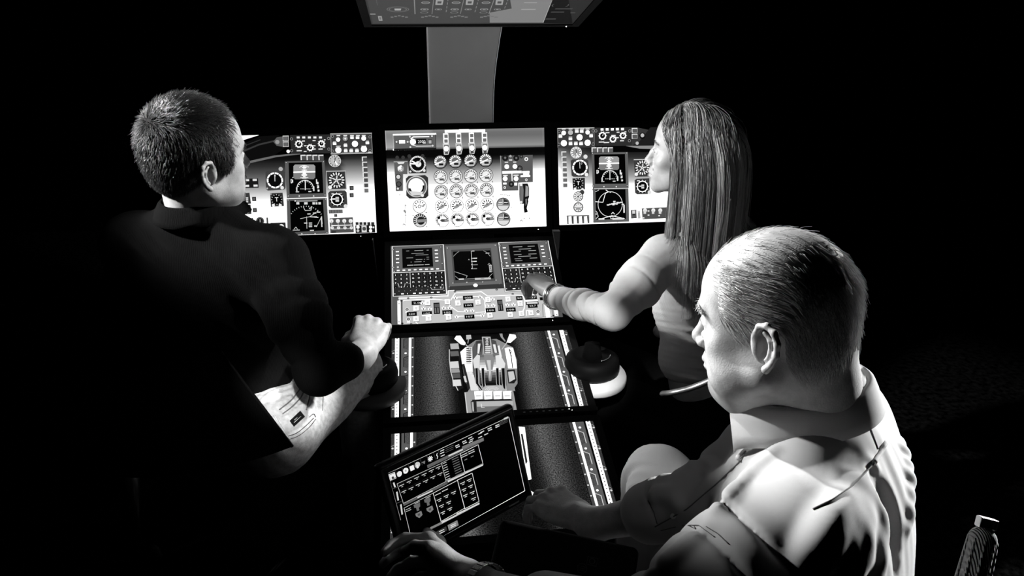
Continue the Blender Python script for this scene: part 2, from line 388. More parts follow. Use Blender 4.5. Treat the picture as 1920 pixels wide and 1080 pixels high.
class Canvas:
    """draws on a display plane; input coordinates are those of a magnified view (ox, oy, s) of the photograph"""
    def __init__(c, o, ux, uy, w, h):
        c.o, c.ux, c.uy, c.w, c.h = np.array(o), np.array(ux), np.array(uy), w, h; c.n = np.cross(c.ux, c.uy)
        c.V, c.F, c.C, c.z, c.hold = [], [], [], 0.0, False; c.view(0, 0, 1)
    def view(c, ox, oy, s, su=None): c.ox, c.oy, c.s = ox, oy, s; return c
    def uv(c, x, y):
        p = on_plane(c.ox + x / c.s, c.oy + y / c.s, c.o, c.n) - c.o
        return np.array([p @ c.ux, p @ c.uy])
    def k(c, x, y):
        """metres on the display per unit of view, along its width"""
        return np.linalg.norm(c.uv(x + 1, y) - c.uv(x, y))
    def poly_uv(c, pts, g, grain=0.0):
        if not c.hold: c.z += .000002
        b = len(c.V); hw, hh = c.w / 2, c.h / 2
        for p in pts: c.V.append([min(max(p[0], -hw), hw), min(max(p[1], -hh), hh), c.z])
        c.F.append(list(range(b, b + len(pts)))); gs = [g] * len(pts) if np.isscalar(g) else g
        c.C += [(lin(max(v, 0)) if v <= 1 else v, grain) for v in gs]
    def poly(c, pts, g, grain=0.0): c.poly_uv([c.uv(*p) for p in pts], g, grain)
    def rect(c, x0, y0, x1, y1, g, grain=0.0, bright=None):
        a, b = c.uv(x0, y0), c.uv(x1, y1)
        c.poly_uv([(a[0], a[1]), (b[0], a[1]), (b[0], b[1]), (a[0], b[1])][::-1], g, grain)
    def quad(c, p, g, grain=0.0): c.poly(p, g, grain)
    def frame(c, x0, y0, x1, y1, t, g):
        c.rect(x0, y0, x1, y0 + t, g); c.rect(x0, y1 - t, x1, y1, g); c.rect(x0, y0, x0 + t, y1, g); c.rect(x1 - t, y0, x1, y1, g)
    def line(c, pts, t, g):
        q = [c.uv(*p) for p in pts]; w = c.k(*pts[0]) * t / 2; c.z += .000002; c.hold = True
        for a, b in zip(q[:-1], q[1:]):
            d = b - a; L = np.linalg.norm(d)
            if L < 1e-7: continue
            d /= L; n = np.array([-d[1], d[0]]) * w; a2, b2 = a - d * w * .5, b + d * w * .5
            c.poly_uv([a2 - n, b2 - n, b2 + n, a2 + n], g)
        c.hold = False
    def disc(c, x, y, r, g, n=22, sy=1.0):
        q = c.uv(x, y); r *= c.k(x, y)
        c.poly_uv([(q[0] + r * math.cos(2 * math.pi * i / n), q[1] + sy * r * math.sin(2 * math.pi * i / n)) for i in range(n)], g)
    def ring(c, x, y, r, t, g, a0=0, a1=360, n=28):
        q = c.uv(x, y); k = c.k(x, y); r0, r1 = (r - t / 2) * k, (r + t / 2) * k; n = max(3, int(n * abs(a1 - a0) / 360)); c.z += .000002; b = len(c.V)
        for i in range(n + 1):
            a = math.radians(a0 + (a1 - a0) * i / n)
            for rr in (r0, r1): c.V.append([q[0] + rr * math.cos(a), q[1] + rr * math.sin(a), c.z]); c.C.append((lin(g), 0))
        for i in range(n): j = b + 2 * i; c.F.append([j, j + 1, j + 3, j + 2])
    def ticks(c, x, y, r0, r1, t, g, n, a0=0, a1=360):
        q = c.uv(x, y); k = c.k(x, y); w = t * k / 2; c.z += .000002; c.hold = True
        for i in range(n):
            a = math.radians(a0 + (a1 - a0) * i / n); d = np.array([math.cos(a), math.sin(a)]); m = np.array([-d[1], d[0]]) * w
            c.poly_uv([q + d * r0 * k - m, q + d * r1 * k - m, q + d * r1 * k + m, q + d * r0 * k + m], g)
        c.hold = False
    def hand(c, x, y, ang, r, t, g, tail=0):
        c.ticks(x, y, -tail, r, t, g, 1, ang, ang + 1)
    def text(c, x, y, s, h, g, w=None, ang=0):
        V, F = glyphs(s)
        if not len(V): return
        q = c.uv(x, y); k = c.k(x, y); mn, mx = V.min(0), V.max(0); sc = h * k / .7; sx = sc if w is None else w * k / max(mx[0] - mn[0], .01)
        c.z += .000002; b = len(c.V); ca, sa = math.cos(math.radians(ang)), math.sin(math.radians(ang))
        for v in V:
            a, d = (v[0] - (mn[0] + mx[0]) / 2) * sx, (v[1] - .35) * sc
            c.V.append([q[0] + a * ca - d * sa, q[1] + a * sa + d * ca, c.z]); c.C.append((lin(g), 0))
        c.F += [[i + b for i in f] for f in F]
    def bg(c, fn, nx=24, ny=16):
        b = len(c.V)
        for j in range(ny + 1):
            for i in range(nx + 1):
                u, v = i / nx, j / ny; c.V.append([(u - .5) * c.w, (.5 - v) * c.h, 0]); g = fn(u, v); gr = 0
                if isinstance(g, tuple): g, gr = g
                c.C.append((lin(g) if g <= 1 else g, gr))
        for j in range(ny):
            for i in range(nx): k = b + j * (nx + 1) + i; c.F.append([k, k + nx + 1, k + nx + 2, k + 1])
    def build(c, parent, name='screen'):
        me = bpy.data.meshes.new(name); me.from_pydata(c.V, [], c.F); at = me.color_attributes.new('Col', 'FLOAT_COLOR', 'POINT')
        at.data.foreach_set('color', np.array([(g * GAIN if g < .9 else g * 1.6, gr, 0, 1) for g, gr in c.C], np.float32).ravel())
        me.materials.append(MT['display']); o = bpy.data.objects.new(name, me); COL.objects.link(o); o.parent = parent
        o.matrix_world = frame_m(c.o + c.n * .0004, c.ux, c.uy, c.n); return o
GAIN = 1.0

def monitor(o, tilt, yaw, label, w=.52, h=.325, bez=(.020, .020, .020, .020), buttons=0, leds=()):
    """bez = top, right, bottom, left"""
    o = np.array(o) + EYE; t, y = math.radians(tilt), math.radians(yaw)
    ux = np.array([math.cos(y), math.sin(y), 0]); n0 = np.array([math.sin(y), -math.cos(y), 0])
    uy = np.array([0, 0, 1.0]) * math.cos(t) - n0 * math.sin(t); n = np.cross(ux, uy)
    root = thing('monitor', label, 'monitor'); M = frame_m(o, ux, uy, n)
    bm = bmesh.new(); T, R_, B, L = bez; d = .004
    add_box(bm, (0, h / 2 + T / 2, -.010), (w / 2 + (L + R_) / 2, T / 2, .013)); add_box(bm, (0, -h / 2 - B / 2, -.010), (w / 2 + (L + R_) / 2, B / 2, .013))
    add_box(bm, (-w / 2 - L / 2, 0, -.010), (L / 2, h / 2, .013)); add_box(bm, (w / 2 + R_ / 2, 0, -.010), (R_ / 2, h / 2, .013))
    b = bm_obj('bezel', bm, MT['black_plastic'], root); b.matrix_world = M
    bm = bmesh.new(); add_box(bm, (0, 0, -.026), (w / 2 + .010, h / 2 + .010, .018)); add_box(bm, (0, 0, -.055), (w / 3, h / 3.2, .014))
    bm_obj('back_shell', bm, MT['black_plastic'], root, bevel=.004).matrix_world = M
    for x, yy, r in leds:
        bm = bmesh.new(); bmesh.ops.create_uvsphere(bm, u_segments=10, v_segments=6, radius=r); 
        bm_obj('power_light', bm, MT['led'], root).matrix_world = M @ Matrix.Translation((x, yy, .0035))
    for i in range(buttons):
        bm = bmesh.new(); add_box(bm, (0, 0, 0), (.0028, .0009, .0008)); 
        bm_obj('button', bm, MT['white_plastic'], root).matrix_world = M @ Matrix.Translation((w / 2 - .055 - i * .017, -h / 2 - .011, .0036))
    return root, Canvas(o, ux, uy, w, h)

def screwhead(c, x, y, r=9): c.disc(x, y, r, .25); c.disc(x, y, r * .55, .75)
def gauge(c, x, y, r, face, ink, n=12, ang=40, rim=None, rimt=4, num=True):
    if rim is not None: c.disc(x, y, r + rimt, rim)
    c.disc(x, y, r, face); c.ticks(x, y, r * .70, r * .95, r * .10, ink, n); c.hand(x, y, ang, r * .78, r * .12, ink, r * .2); c.disc(x, y, r * .13, ink)

# ---- left monitor
rootL, c = monitor((-.4003, 2.4928, -.6027), 15, -.26, 'wide black monitor of flight instruments beside the dark-haired man\'s face', buttons=0, leds=((.208, -.172, .0012),))
c.view(430, 220, 4.5)
def bgL(u, v):
    g = np.interp(v, [0, .17, .22, .35, .5, .62, .75, 1], [.0, .0, .02, .25, .55, .95, 1, 1]); e = abs(u - .95)
    if u > .80: g = max(g, np.interp(v, [.2, .33, .5, .62], [.0, .45, .92, 1]))
    return g
c.bg(bgL)
c.quad([(-170, 160), (250, 150), (60, 210), (-170, 280)], .97)                     # the bright sky past the glareshield
c.quad([(-170, 260), (60, 210), (130, 215), (260, 160), (420, 150), (470, 260), (380, 320), (200, 370), (-170, 400)], .05)
c.line([(120, 285), (250, 230), (400, 195)], 14, .22); c.line([(130, 240), (260, 190)], 8, .18)
c.quad([(150, 372), (380, 322), (600, 300), (600, 312), (400, 335), (170, 388)], .42)
c.quad([(370, 205), (400, 170), (455, 160), (455, 250), (400, 240)], .35); c.disc(405, 208, 18, .6)
c.rect(512, 150, 858, 302, .17); c.frame(450, 155, 502, 200, 6, .85); c.frame(452, 205, 502, 248, 6, .85); c.rect(458, 162, 496, 196, .4); c.rect(458, 212, 496, 244, .4)
c.rect(856, 138, 1205, 304, .24); c.frame(856, 134, 1206, 306, 5, .65)
for x in range(5): c.rect(568 + x * 47, 162, 594 + x * 47, 178, .95)
for x, y, r in ((587, 226, 27), (683, 256, 24), (778, 222, 24)):
    c.disc(x, y, r + 4, .05); c.ring(x, y, r - 2, 9, 1); c.disc(x, y, r * .45, .12); c.hand(x, y, 60, r * .6, 6, .9); c.ticks(x, y, r, r + 9, 6, .95, 10)
for x, y, w in ((625, 200, 26), (715, 196, 26), (640, 240, 20), (715, 240, 24), (770, 268, 36), (720, 268, 18), (590, 282, 44), (640, 288, 24), (805, 190, 14), (800, 250, 18)): c.rect(x - w / 2, y - 4, x + w / 2, y + 4, .92)
for x, y in ((525, 182), (525, 282), (838, 178), (840, 268), (870, 160), (1187, 165), (1187, 282), (868, 285)): c.ring(x, y, 10, 4, .6); c.disc(x, y, 6, .08)
for x, y, r in ((918, 188, 18), (978, 180, 21), (1060, 224, 26), (1134, 178, 20), (920, 277, 26), (1136, 268, 26), (497, 287, 14)):
    c.disc(x + 3, y + 4, r + 2, .05); c.disc(x, y, r, .98 if r != 21 else .6)
c.text(978, 180, '+', 26, 1)
for x, y in ((888, 222), (1035, 172), (1082, 172), (980, 238), (1165, 216), (982, 283), (1029, 283), (1077, 283)): c.rect(x - 15, y - 10, x + 15, y + 10, .97); c.rect(x - 12, y - 18, x + 12, y - 14, .9)
for x in (920, 978, 1035, 1085, 1134): c.rect(x - 16, 150, x + 16, 158, .93)
c.rect(1115, 240, 1155, 247, .93); c.rect(900, 240, 940, 247, .93); c.rect(1170, 292, 1195, 299, .9)
for i in range(4): c.rect(600 + i * 50, 316, 646 + i * 50, 360, .9); c.rect(610 + i * 50, 326, 648 + i * 50, 360, .30)
for i in range(7): x, y = 1118 + i * 2.2, 332 + i * 44; c.rect(x, y, x + 44, y + 38, .93); c.rect(x + 9, y + 7, x + 44, y + 38, .30 if i < 6 else .45)
# attitude and map displays
c.quad([(468, 372), (802, 362), (820, 672), (486, 682)], .36); c.quad([(500, 384), (782, 377), (794, 640), (508, 648)], .02)
for x, y in ((480, 382), (794, 374), (497, 664), (808, 655)): screwhead(c, x, y)
for x in (590, 712): c.disc(x, 664, 6, .85)
def attitude(c, x, y, s=1.0):
    X = lambda a: x + a * s; Y = lambda b: y + b * s
    c.poly([(X(-78), Y(-64)), (X(78), Y(-64)), (X(92), Y(-50)), (X(92), Y(0)), (X(-92), Y(0)), (X(-92), Y(-50))], .62)
    c.poly([(X(-92), Y(0)), (X(92), Y(0)), (X(92), Y(46)), (X(78), Y(60)), (X(-78), Y(60)), (X(-92), Y(46))], .50)
    c.rect(X(-92), Y(-4), X(92), Y(3), .97); c.ring(X(0), Y(0), 56 * s, 5 * s, .95, 45, 135)
    for i, w in enumerate((10, 18, 10, 22, 10, 0, 10, 22, 10, 18)): c.rect(X(-w), Y(-52 + i * 11), X(w), Y(-47 + i * 11), .97)
    c.poly([(X(-16), Y(16)), (X(0), Y(-16)), (X(16), Y(16))], .97); c.rect(X(-24), Y(18), X(24), Y(26), .95); c.rect(X(-34), Y(44), X(34), Y(49), .9)
    c.ticks(X(0), Y(0), 48 * s, 62 * s, 4, .95, 5, 50, 130)
    c.ring(X(8), Y(138), 70 * s, 6 * s, .93, 0, 180); c.ticks(X(8), Y(138), 56 * s, 70 * s, 4, .93, 10, 0, 180); c.line([(X(8), Y(70)), (X(8), Y(150))], 5, .97)
    for i in range(9): c.disc(X(-32 + i * 10), Y(142), 3 * s, .9)
    c.rect(X(-70), Y(130), X(-58), Y(162), .9); c.rect(X(72), Y(120), X(86), Y(160), .9); c.rect(X(-72), Y(164), X(-44), Y(170), .85); c.rect(X(34), Y(160), X(60), Y(168), .85)
    for a, b, w, h in ((-116, 60, 14, 34), (-104, 64, 10, 24), (98, 60, 12, 40), (106, 84, 14, 20), (106, 112, 18, 24), (112, 148, 16, 16), (-100, 42, 8, 8)): c.rect(X(a), Y(b), X(a + w), Y(b + h), .93)
    c.rect(X(102), Y(120), X(112), Y(126), .05); c.rect(X(-112), Y(66), X(-106), Y(84), .1)
attitude(c, 633, 462)
c.quad([(484, 690), (822, 680), (840, 982), (492, 996)], .34); c.quad([(512, 706), (790, 694), (806, 954), (520, 970)], .01)
for x, y in ((496, 698), (812, 690), (506, 984), (824, 972)): screwhead(c, x, y)
for x in (612, 724): c.disc(x, 982, 6, .8)
c.rect(550, 700, 564, 710, .9); c.rect(570, 702, 744, 708, .6)
for x, w in ((578, 26), (646, 30), (712, 22), (736, 16), (762, 22)): c.rect(x - w / 2, 716, x + w / 2, 735, .88)
c.ticks(650, 900, 148, 158, 4, .92, 15, 32, 150); c.line([(624, 755), (640, 786), (690, 784), (698, 752)], 4, .9); c.text(680, 768, '4', 22, .9)
c.line([(600, 855), (680, 838), (750, 790)], 5, .75); c.line([(680, 838), (750, 845)], 7, .9); c.line([(652, 838), (655, 938)], 4, .85)
for a, b in ((672, 815), (720, 808), (755, 800), (645, 892), (685, 892), (685, 908), (685, 922), (725, 840)): c.rect(a - 14, b - 4, a + 14, b + 4, .85)
c.line([(735, 925), (780, 835), (785, 900)], 4, .8); c.rect(772, 840, 786, 925, .85); c.line([(545, 945), (562, 925), (580, 950)], 4, .85); c.rect(535, 948, 595, 956, .6); c.rect(680, 950, 714, 958, .85); c.rect(716, 912, 740, 922, .8)
# round instruments
c.disc(890, 368, 56, .12); c.disc(890, 368, 49, .75); c.ticks(890, 368, 34, 47, 5, .05, 12); c.hand(890, 368, -60, 40, 9, .97, 10); c.hand(890, 368, 80, 30, 8, .25, 12); c.ring(890, 368, 50, 4, .9)
c.poly([(305, 462), (318, 452), (450, 448), (468, 460), (474, 596), (462, 610), (325, 618), (310, 606)], .25); c.disc(385, 532, 72, .04); c.ring(385, 532, 62, 13, .97); c.ticks(385, 532, 50, 68, 6, .05, 10, 18, 378)
c.hand(385, 532, 88, 48, 5, .95, 8); c.text(385, 492, '0', 18, .9); c.disc(434, 436, 18, .7); c.disc(446, 594, 15, .92); c.disc(320, 600, 8, .7)
c.poly([(820, 456), (978, 450), (990, 606), (836, 612)], .22); c.frame(820, 452, 984, 610, 4, .7); c.disc(905, 530, 72, .08); c.ticks(905, 530, 44, 66, 11, .95, 16); c.disc(905, 530, 36, .25); c.ticks(905, 530, 4, 40, 9, .93, 5, 10, 370); c.disc(850, 590, 16, .95)
c.poly([(345, 640), (450, 636), (462, 748), (350, 756)], .20); c.disc(400, 694, 48, .03); c.ticks(400, 694, 38, 47, 6, .8, 12); c.text(400, 692, 'T', 36, .95); c.disc(372, 742, 13, .95); c.disc(430, 742, 13, .95); c.disc(352, 648, 6, .7)
c.poly([(834, 640), (850, 622), (975, 616), (990, 632), (998, 745), (980, 766), (860, 768), (838, 748)], .24); c.disc(908, 692, 62, .03); c.ring(908, 692, 47, 7, .97); c.ticks(908, 692, 50, 60, 5, .85, 12); c.rect(866, 684, 896, 694, .95); c.rect(896, 672, 926, 690, .8); c.rect(896, 694, 926, 712, .85); c.disc(982, 750, 17, .9); c.rect(862, 642, 884, 650, .9); c.rect(910, 640, 950, 646, .7)
# switches, plates and small panels
c.rect(125, 518, 248, 594, .10)
for x, y in ((150, 530), (215, 528), (150, 578), (222, 576)): c.rect(x - 18, y - 8, x + 18, y + 8, .9)
c.poly([(40, 648), (170, 636), (184, 728), (52, 738)], .22); c.poly([(60, 742), (180, 736), (188, 816), (66, 822)], .20); c.disc(102, 786, 20, .12); c.disc(102, 786, 14, .85); c.rect(95, 690, 108, 712, .95)
for y in (676, 692, 708, 768, 784, 800): c.rect(140, y, 160, y + 9, .93)
for x, y in ((192, 672), (198, 766), (1014, 580), (1014, 640)): c.rect(x, y, x + 36, y + 34, .16); c.rect(x + 8, y + 8, x + 28, y + 26, .38)
c.disc(260, 874, 34, .10); c.ring(260, 874, 26, 4, .4); c.text(260, 874, 'I', 30, .95); c.line([(215, 874), (305, 874)], 3, .1); c.rect(188, 850, 204, 898, .2); c.rect(312, 846, 330, 896, .3)
c.disc(140, 870, 40, .3); c.ticks(140, 870, 10, 38, 7, .95, 14)
c.rect(196, 926, 345, 1004, .10)
for i in range(3): c.frame(208 + i * 34, 940, 238 + i * 34, 962, 4, .75); c.frame(210 + i * 34, 976, 240 + i * 34, 998, 4, .75)
for x, y in ((322, 938), (326, 988)): c.disc(x, y, 8, .7)
c.rect(348, 890, 482, 1002, .15); c.rect(356, 934, 400, 1002, .97); c.rect(372, 950, 388, 996, .6); c.disc(440, 922, 22, .95); c.rect(428, 920, 450, 965, .85); c.disc(440, 968, 14, .2); c.disc(470, 986, 7, .8)
c.rect(838, 780, 958, 808, .30)
for i in range(5): c.rect(840 + i * 24, 782, 860 + i * 24, 806, .42)
c.rect(884, 816, 912, 840, .35); c.poly([(845, 852), (1042, 842), (1052, 970), (852, 978)], .32)
for i in range(4): c.disc(862 + i * 54, 874, 17, .95); c.disc(868 + i * 54, 932, 14, .9); c.line([(862 + i * 54, 874), (868 + i * 54, 932)], 5, .7)
c.line([(862, 914), (1036, 908)], 5, .97); c.line([(870, 944), (1036, 938)], 4, .9); c.rect(862, 962, 900, 974, .15)
for i in range(5): c.rect(1064 + i * 33, 884, 1092 + i * 33, 908, .18)
c.rect(1062, 912, 1232, 972, .12); c.disc(1085, 926, 14, .96); c.disc(1085, 956, 12, .8); c.rect(1115, 914, 1160, 968, .85); c.disc(1138, 940, 16, .3); c.disc(1192, 926, 13, .97); c.disc(1192, 956, 13, .97); c.disc(1216, 928, 8, .9)
c.build(rootL)

# ---- centre monitor
rootC, c = monitor((.1635, 2.4687, -.5929), 15, 0, 'central upright monitor showing twenty round engine gauges', leds=((.232, -.172, .0014),))
c.view(700, 220, 4.694)
def bgC(u, v):
    if v < .195: return np.interp(v, [0, .05, .13, .195], [.50, .40, .52, .62]) + .10 * (u < .3) * (1 - v)
    a = np.interp(v, [.195, .26, .31, .37, .45, .55, .7, 1], [.02, .02, .10, .45, .72, .95, 1, 1]); e = np.interp(v, [.195, .27, .33, .42, 1], [.02, .05, .55, 1, 1])
    w = min(1, (abs(u - .5) / .5) ** 2.2 * 1.3); return a * (1 - w) + e * w
c.bg(bgC, 30, 30)
c.poly([(98, 114), (106, 114), (116, 294), (108, 294)], .93); c.rect(1490, 96, 1496, 268, .6)
c.rect(112, 290, 1510, 306, .03)
c.rect(180, 150, 552, 280, .38); c.frame(172, 146, 554, 284, 7, .98); c.rect(545, 150, 555, 284, .08); c.rect(180, 276, 552, 284, .1)
for x, y in ((322, 170), (204, 216), (302, 216), (516, 166), (326, 262), (522, 250)): c.disc(x, y, 12, .15); c.disc(x, y, 9, .85)
c.rect(220, 196, 284, 234, .2); c.rect(225, 200, 280, 230, .97)
c.line([(330, 190), (352, 172), (490, 170)], 8, .98); c.line([(335, 240), (380, 254), (510, 252)], 7, .95); c.disc(348, 216, 26, .98); c.rect(376, 190, 468, 236, .05); c.text(425, 213, '2000', 26, .95, 66); c.rect(436, 222, 462, 230, .9)
c.rect(480, 192, 518, 236, .25); c.rect(486, 202, 512, 230, .7)
c.rect(628, 112, 984, 130, .99); c.rect(754, 104, 842, 118, .99)
for x in (640, 754, 866, 976): c.rect(x - 5, 112, x + 5, 140, .97)
for i, x in enumerate((640, 752, 866, 980)):
    y = -i * 3; c.rect(x - 26, y + 142, x + 22, y + 228, .96); c.rect(x - 16, y + 152, x + 16, y + 182, .45); c.rect(x - 16, y + 194, x + 16, y + 224, .45)
    c.poly([(x - 30, y + 232), (x + 26, y + 228), (x + 34, y + 282), (x + 22, y + 328), (x - 18, y + 330), (x - 24, y + 282)], .82); c.frame(x - 18, y + 244, x + 22, y + 262, 6, .3)
    c.disc(x + 2, y + 280, 26, .25); c.disc(x + 1, y + 277, 23, .97); c.rect(x - 10, y + 306, x + 18, y + 322, .3)
for j in range(5):
    for i in range(4):
        x, y = 589 + i * 133 + j * 4.4, (392, 524, 655, 783, 908)[j] - i * 5
        face = (.72, .92, .97, .97, .98)[j] if j else (.35, .55, .45, .45, .5)[0]
        if j < 3:
            c.disc(x, y, 62, .06); c.disc(x, y, 55 if j == 0 else 57, .42 if j == 0 else .95); c.ticks(x, y, 34, 52, 7, .97 if j == 0 else .04, 9, 20, 200)
            if j == 0: c.poly([(x - 52, y + 5), (x + 50, y - 4), (x + 30, y + 44), (x - 28, y + 46)], .80)
            else: c.ring(x, y, 44, 9, .55, -60, 20)
            c.hand(x - 4, y + 4, 205, 50, 8, 1.0 if j == 0 else .12, 30); c.hand(x - 4, y + 2, 205, 44, 4, 1.0, 20); c.rect(x - 12, y + 14, x + 28, y + 32, .12 if j == 0 else .35)
            c.rect(x + 52, y + 50, x + 60, y + 64, .5)
        elif j == 3:
            c.disc(x, y, 60, .05); c.disc(x, y, 56, .97); c.ticks(x, y, 26, 46, 9, .08, 8, 10, 250); c.poly([(x - 30, y + 6), (x + 36, y - 24), (x + 20, y + 10), (x - 12, y + 28)], .60); c.disc(x, y - 8, 10, .15); c.disc(x, y - 8, 5, .8)
        else:
            c.ring(x, y, 58, 4, .05, -120, 190); c.ticks(x, y, 38, 54, 8, .06, 16, 20, 250); c.disc(x - 30, y - 24, 13, .05); c.poly([(x - 8, y - 12), (x + 40, y - 14), (x + 54, y - 8), (x + 54, y + 10), (x - 4, y + 14), (x - 20, y)], .30); c.rect(x + 20, y - 8, x + 50, y + 4, .6); c.ticks(x, y, 0, 46, 3, .1, 1, 92, 93)
            c.line([(x - 44, y - 60), (x - 34, y - 66)], 4, .2)
for x, y in ((1142, 766), (1146, 896)):
    c.disc(x, y, 60, .12); c.disc(x, y, 54, .55); c.poly([(x - 50, y + 12), (x + 50, y + 12), (x + 34, y + 42), (x, y + 54), (x - 34, y + 42)], .88); c.poly([(x, y - 52), (x + 40, y - 34), (x + 50, y), (x, y)], .2)
    c.ticks(x, y, 6, 46, 5, .95, 2, 90, 270); c.rect(x - 40, y - 18, x - 6, y - 14, .97); c.rect(x + 8, y - 18, x + 40, y - 14, .97)
# left column of the panel
c.poly([(182, 392), (300, 388), (300, 500), (262, 500), (262, 648), (198, 650)], .38); c.line([(180, 392), (300, 388)], 5, .8)
c.rect(306, 352, 468, 490, .18); c.disc(390, 412, 76, .05); c.ticks(390, 412, 58, 72, 6, .97, 36); c.hand(390, 412, 175, 66, 9, 1, 0); c.hand(390, 412, 150, 56, 10, 1, 0); c.disc(396, 412, 26, .95); c.hand(396, 412, 60, 50, 9, .7, 0)
for x, y in ((316, 342), (434, 340), (210, 354), (262, 354)): c.disc(x, y, 16, .22)
c.disc(448, 468, 12, .9); c.disc(326, 478, 9, .9)
c.poly([(210, 396), (276, 394), (266, 408), (222, 410)], .95); c.disc(240, 452, 30, .6); c.text(246, 458, '0', 26, .97); c.poly([(215, 440), (245, 420), (250, 434), (222, 470)], .97)
for x, y, d in ((220, 524, .85), (224, 588, .3), (216, 628, .9)): c.disc(x, y, 25 if y < 600 else 14, .12); c.disc(x, y, 18 if y < 600 else 10, d)
c.poly([(286, 540), (310, 516), (455, 508), (482, 530), (486, 690), (462, 712), (318, 716), (290, 690)], .20); c.disc(380, 610, 96, .42); c.ring(380, 610, 90, 6, .9); c.disc(378, 606, 72, .06); c.ticks(378, 606, 48, 70, 10, .97, 20, 10, 200); c.disc(380, 612, 54, 1.0); c.poly([(312, 650), (440, 655), (424, 684), (340, 688)], .85); c.hand(380, 610, 20, 60, 12, .97, 0); c.disc(432, 688, 13, .95)
c.disc(408, 784, 61, .08); c.disc(408, 784, 56, .97); c.ticks(408, 784, 34, 50, 8, .1, 6, 20, 200); c.rect(372, 786, 384, 796, .05); c.ring(406, 784, 12, 6, .1); c.line([(412, 760), (414, 735)], 5, .3); c.poly([(408, 778), (455, 772), (440, 792)], .6)
c.disc(412, 908, 62, .08); c.disc(412, 908, 56, .85); c.ticks(412, 908, 38, 56, 10, .05, 10, 20, 230); c.disc(418, 910, 36, .12); c.poly([(384, 900), (470, 894), (474, 918), (390, 926)], .55)
c.line([(276, 738), (282, 820), (284, 930)], 3, .35); c.poly([(262, 822), (276, 812), (290, 830), (284, 850)], .55); c.line([(258, 948), (270, 936), (286, 950)], 5, .1)
for x, y in ((232, 682), (284, 775), (284, 860), (466, 838), (470, 962), (350, 862)): c.rect(x - 6, y - 3, x + 6, y + 3, .15)
# right column of the panel
c.poly([(1118, 340), (1402, 330), (1404, 570), (1276, 576), (1276, 640), (1134, 644)], .36); c.line([(1118, 340), (1134, 644)], 4, .7); c.line([(1134, 644), (1276, 640)], 5, .15)
for x, y, r, g in ((1160, 356, 28, .12), (1258, 358, 26, .12), (1207, 342, 12, .85), (1346, 368, 22, .95), (1288, 450, 26, .25), (1214, 588, 24, .15), (1346, 550, 15, .9), (1156, 618, 15, .92), (1302, 345, 16, .2)):
    c.disc(x, y, r, .08); c.disc(x, y, r * .8, g); c.disc(x, y, r * .35, .45 if g < .5 else .3)
for x, y in ((1174, 434), (1246, 432), (1160, 540), (1256, 540)): c.disc(x, y, 25, .12); c.disc(x, y, 21, .98)
c.rect(1134, 474, 1306, 492, .98); c.rect(1216, 484, 1224, 560, .98); c.rect(1310, 474, 1374, 490, .98); c.rect(1318, 494, 1372, 506, .97); c.rect(1296, 510, 1380, 524, .98); c.rect(1142, 576, 1172, 590, .98); c.rect(1240, 576, 1266, 600, .97); c.rect(1194, 372, 1222, 380, .95); c.rect(1156, 392, 1186, 400, .9); c.rect(1230, 390, 1258, 398, .9); c.rect(1142, 508, 1182, 516, .95); c.rect(1232, 506, 1278, 514, .95)
c.poly([(1284, 584), (1358, 582), (1372, 620), (1372, 700), (1344, 760), (1290, 762), (1284, 680)], .10); c.poly([(1288, 592), (1314, 590), (1322, 640), (1318, 750), (1292, 752)], .45); c.poly([(1340, 600), (1366, 612), (1368, 690), (1336, 700)], .62); c.disc(1300, 594, 12, .95); c.disc(1300, 748, 12, .9)
c.poly([(1330, 706), (1358, 700), (1364, 740), (1350, 800), (1360, 830), (1330, 850), (1322, 790)], .06); c.poly([(1338, 720), (1352, 715), (1350, 760), (1340, 780)], .5); c.disc(1348, 895, 40, 1.0); c.poly([(1328, 840), (1362, 836), (1384, 900), (1350, 930), (1316, 900)], .97)
c.disc(1326, 890, 4, .1); c.disc(1372, 888, 4, .1); c.line([(1290, 914), (1302, 904), (1314, 916)], 5, .1); c.ring(1345, 925, 10, 3, .5, 200, 340)
for i in range(6): c.rect(1118 + i * 15, 676 + i * 2, 1128 + i * 15, 681 + i * 2, .3)
for x, y in ((1212, 735), (1216, 790), (1196, 820), (1222, 862), (1198, 950), (1086, 718), (1075, 845)): c.line([(x - 6, y), (x + 5, y + 3)], 3, .2)
c.build(rootC)

# ---- right monitor
rootR, c = monitor((.7338, 2.5003, -.6002), 15, -.13, 'upright flight instrument monitor half hidden behind the blonde woman')
c.view(1030, 220, 4.908)
def bgR(u, v):
    a = np.interp(v, [0, .17, .22, .35, .5, .62, .75, 1], [.0, .0, .02, .25, .6, .97, 1, 1]); e = np.interp(v, [0, .19, .26, .40, .52], [.2, .25, .55, .95, 1])
    w = np.interp(u, [0, .10, .3], [1, .5, 0]); return a * (1 - w) + e * w
c.bg(bgR)
c.rect(76, 96, 410, 276, .24); c.rect(74, 94, 416, 100, .8); c.rect(74, 94, 80, 280, .8); c.poly([(412, 96), (756, 90), (760, 262), (418, 264)], .18); c.rect(408, 94, 416, 270, .5)
c.poly([(752, 92), (820, 96), (935, 120), (945, 160), (860, 215), (760, 262)], .22); c.poly([(760, 262), (1300, 255), (1300, 300), (830, 288), (690, 262)], .55); c.poly([(440, 268), (700, 262), (830, 290), (1300, 300), (1300, 320), (440, 320)], .02); c.poly([(930, 92), (1420, 80), (1420, 240), (760, 262), (830, 220)], .12)
for x, y, r, g in ((132, 144, 21, .97), (195, 140, 23, .75), (278, 184, 28, .98), (352, 138, 20, .97), (134, 238, 28, .98), (352, 234, 28, .98), (808, 238, 15, .75)): c.disc(x + 3, y + 4, r + 3, .04); c.disc(x, y, r, g)
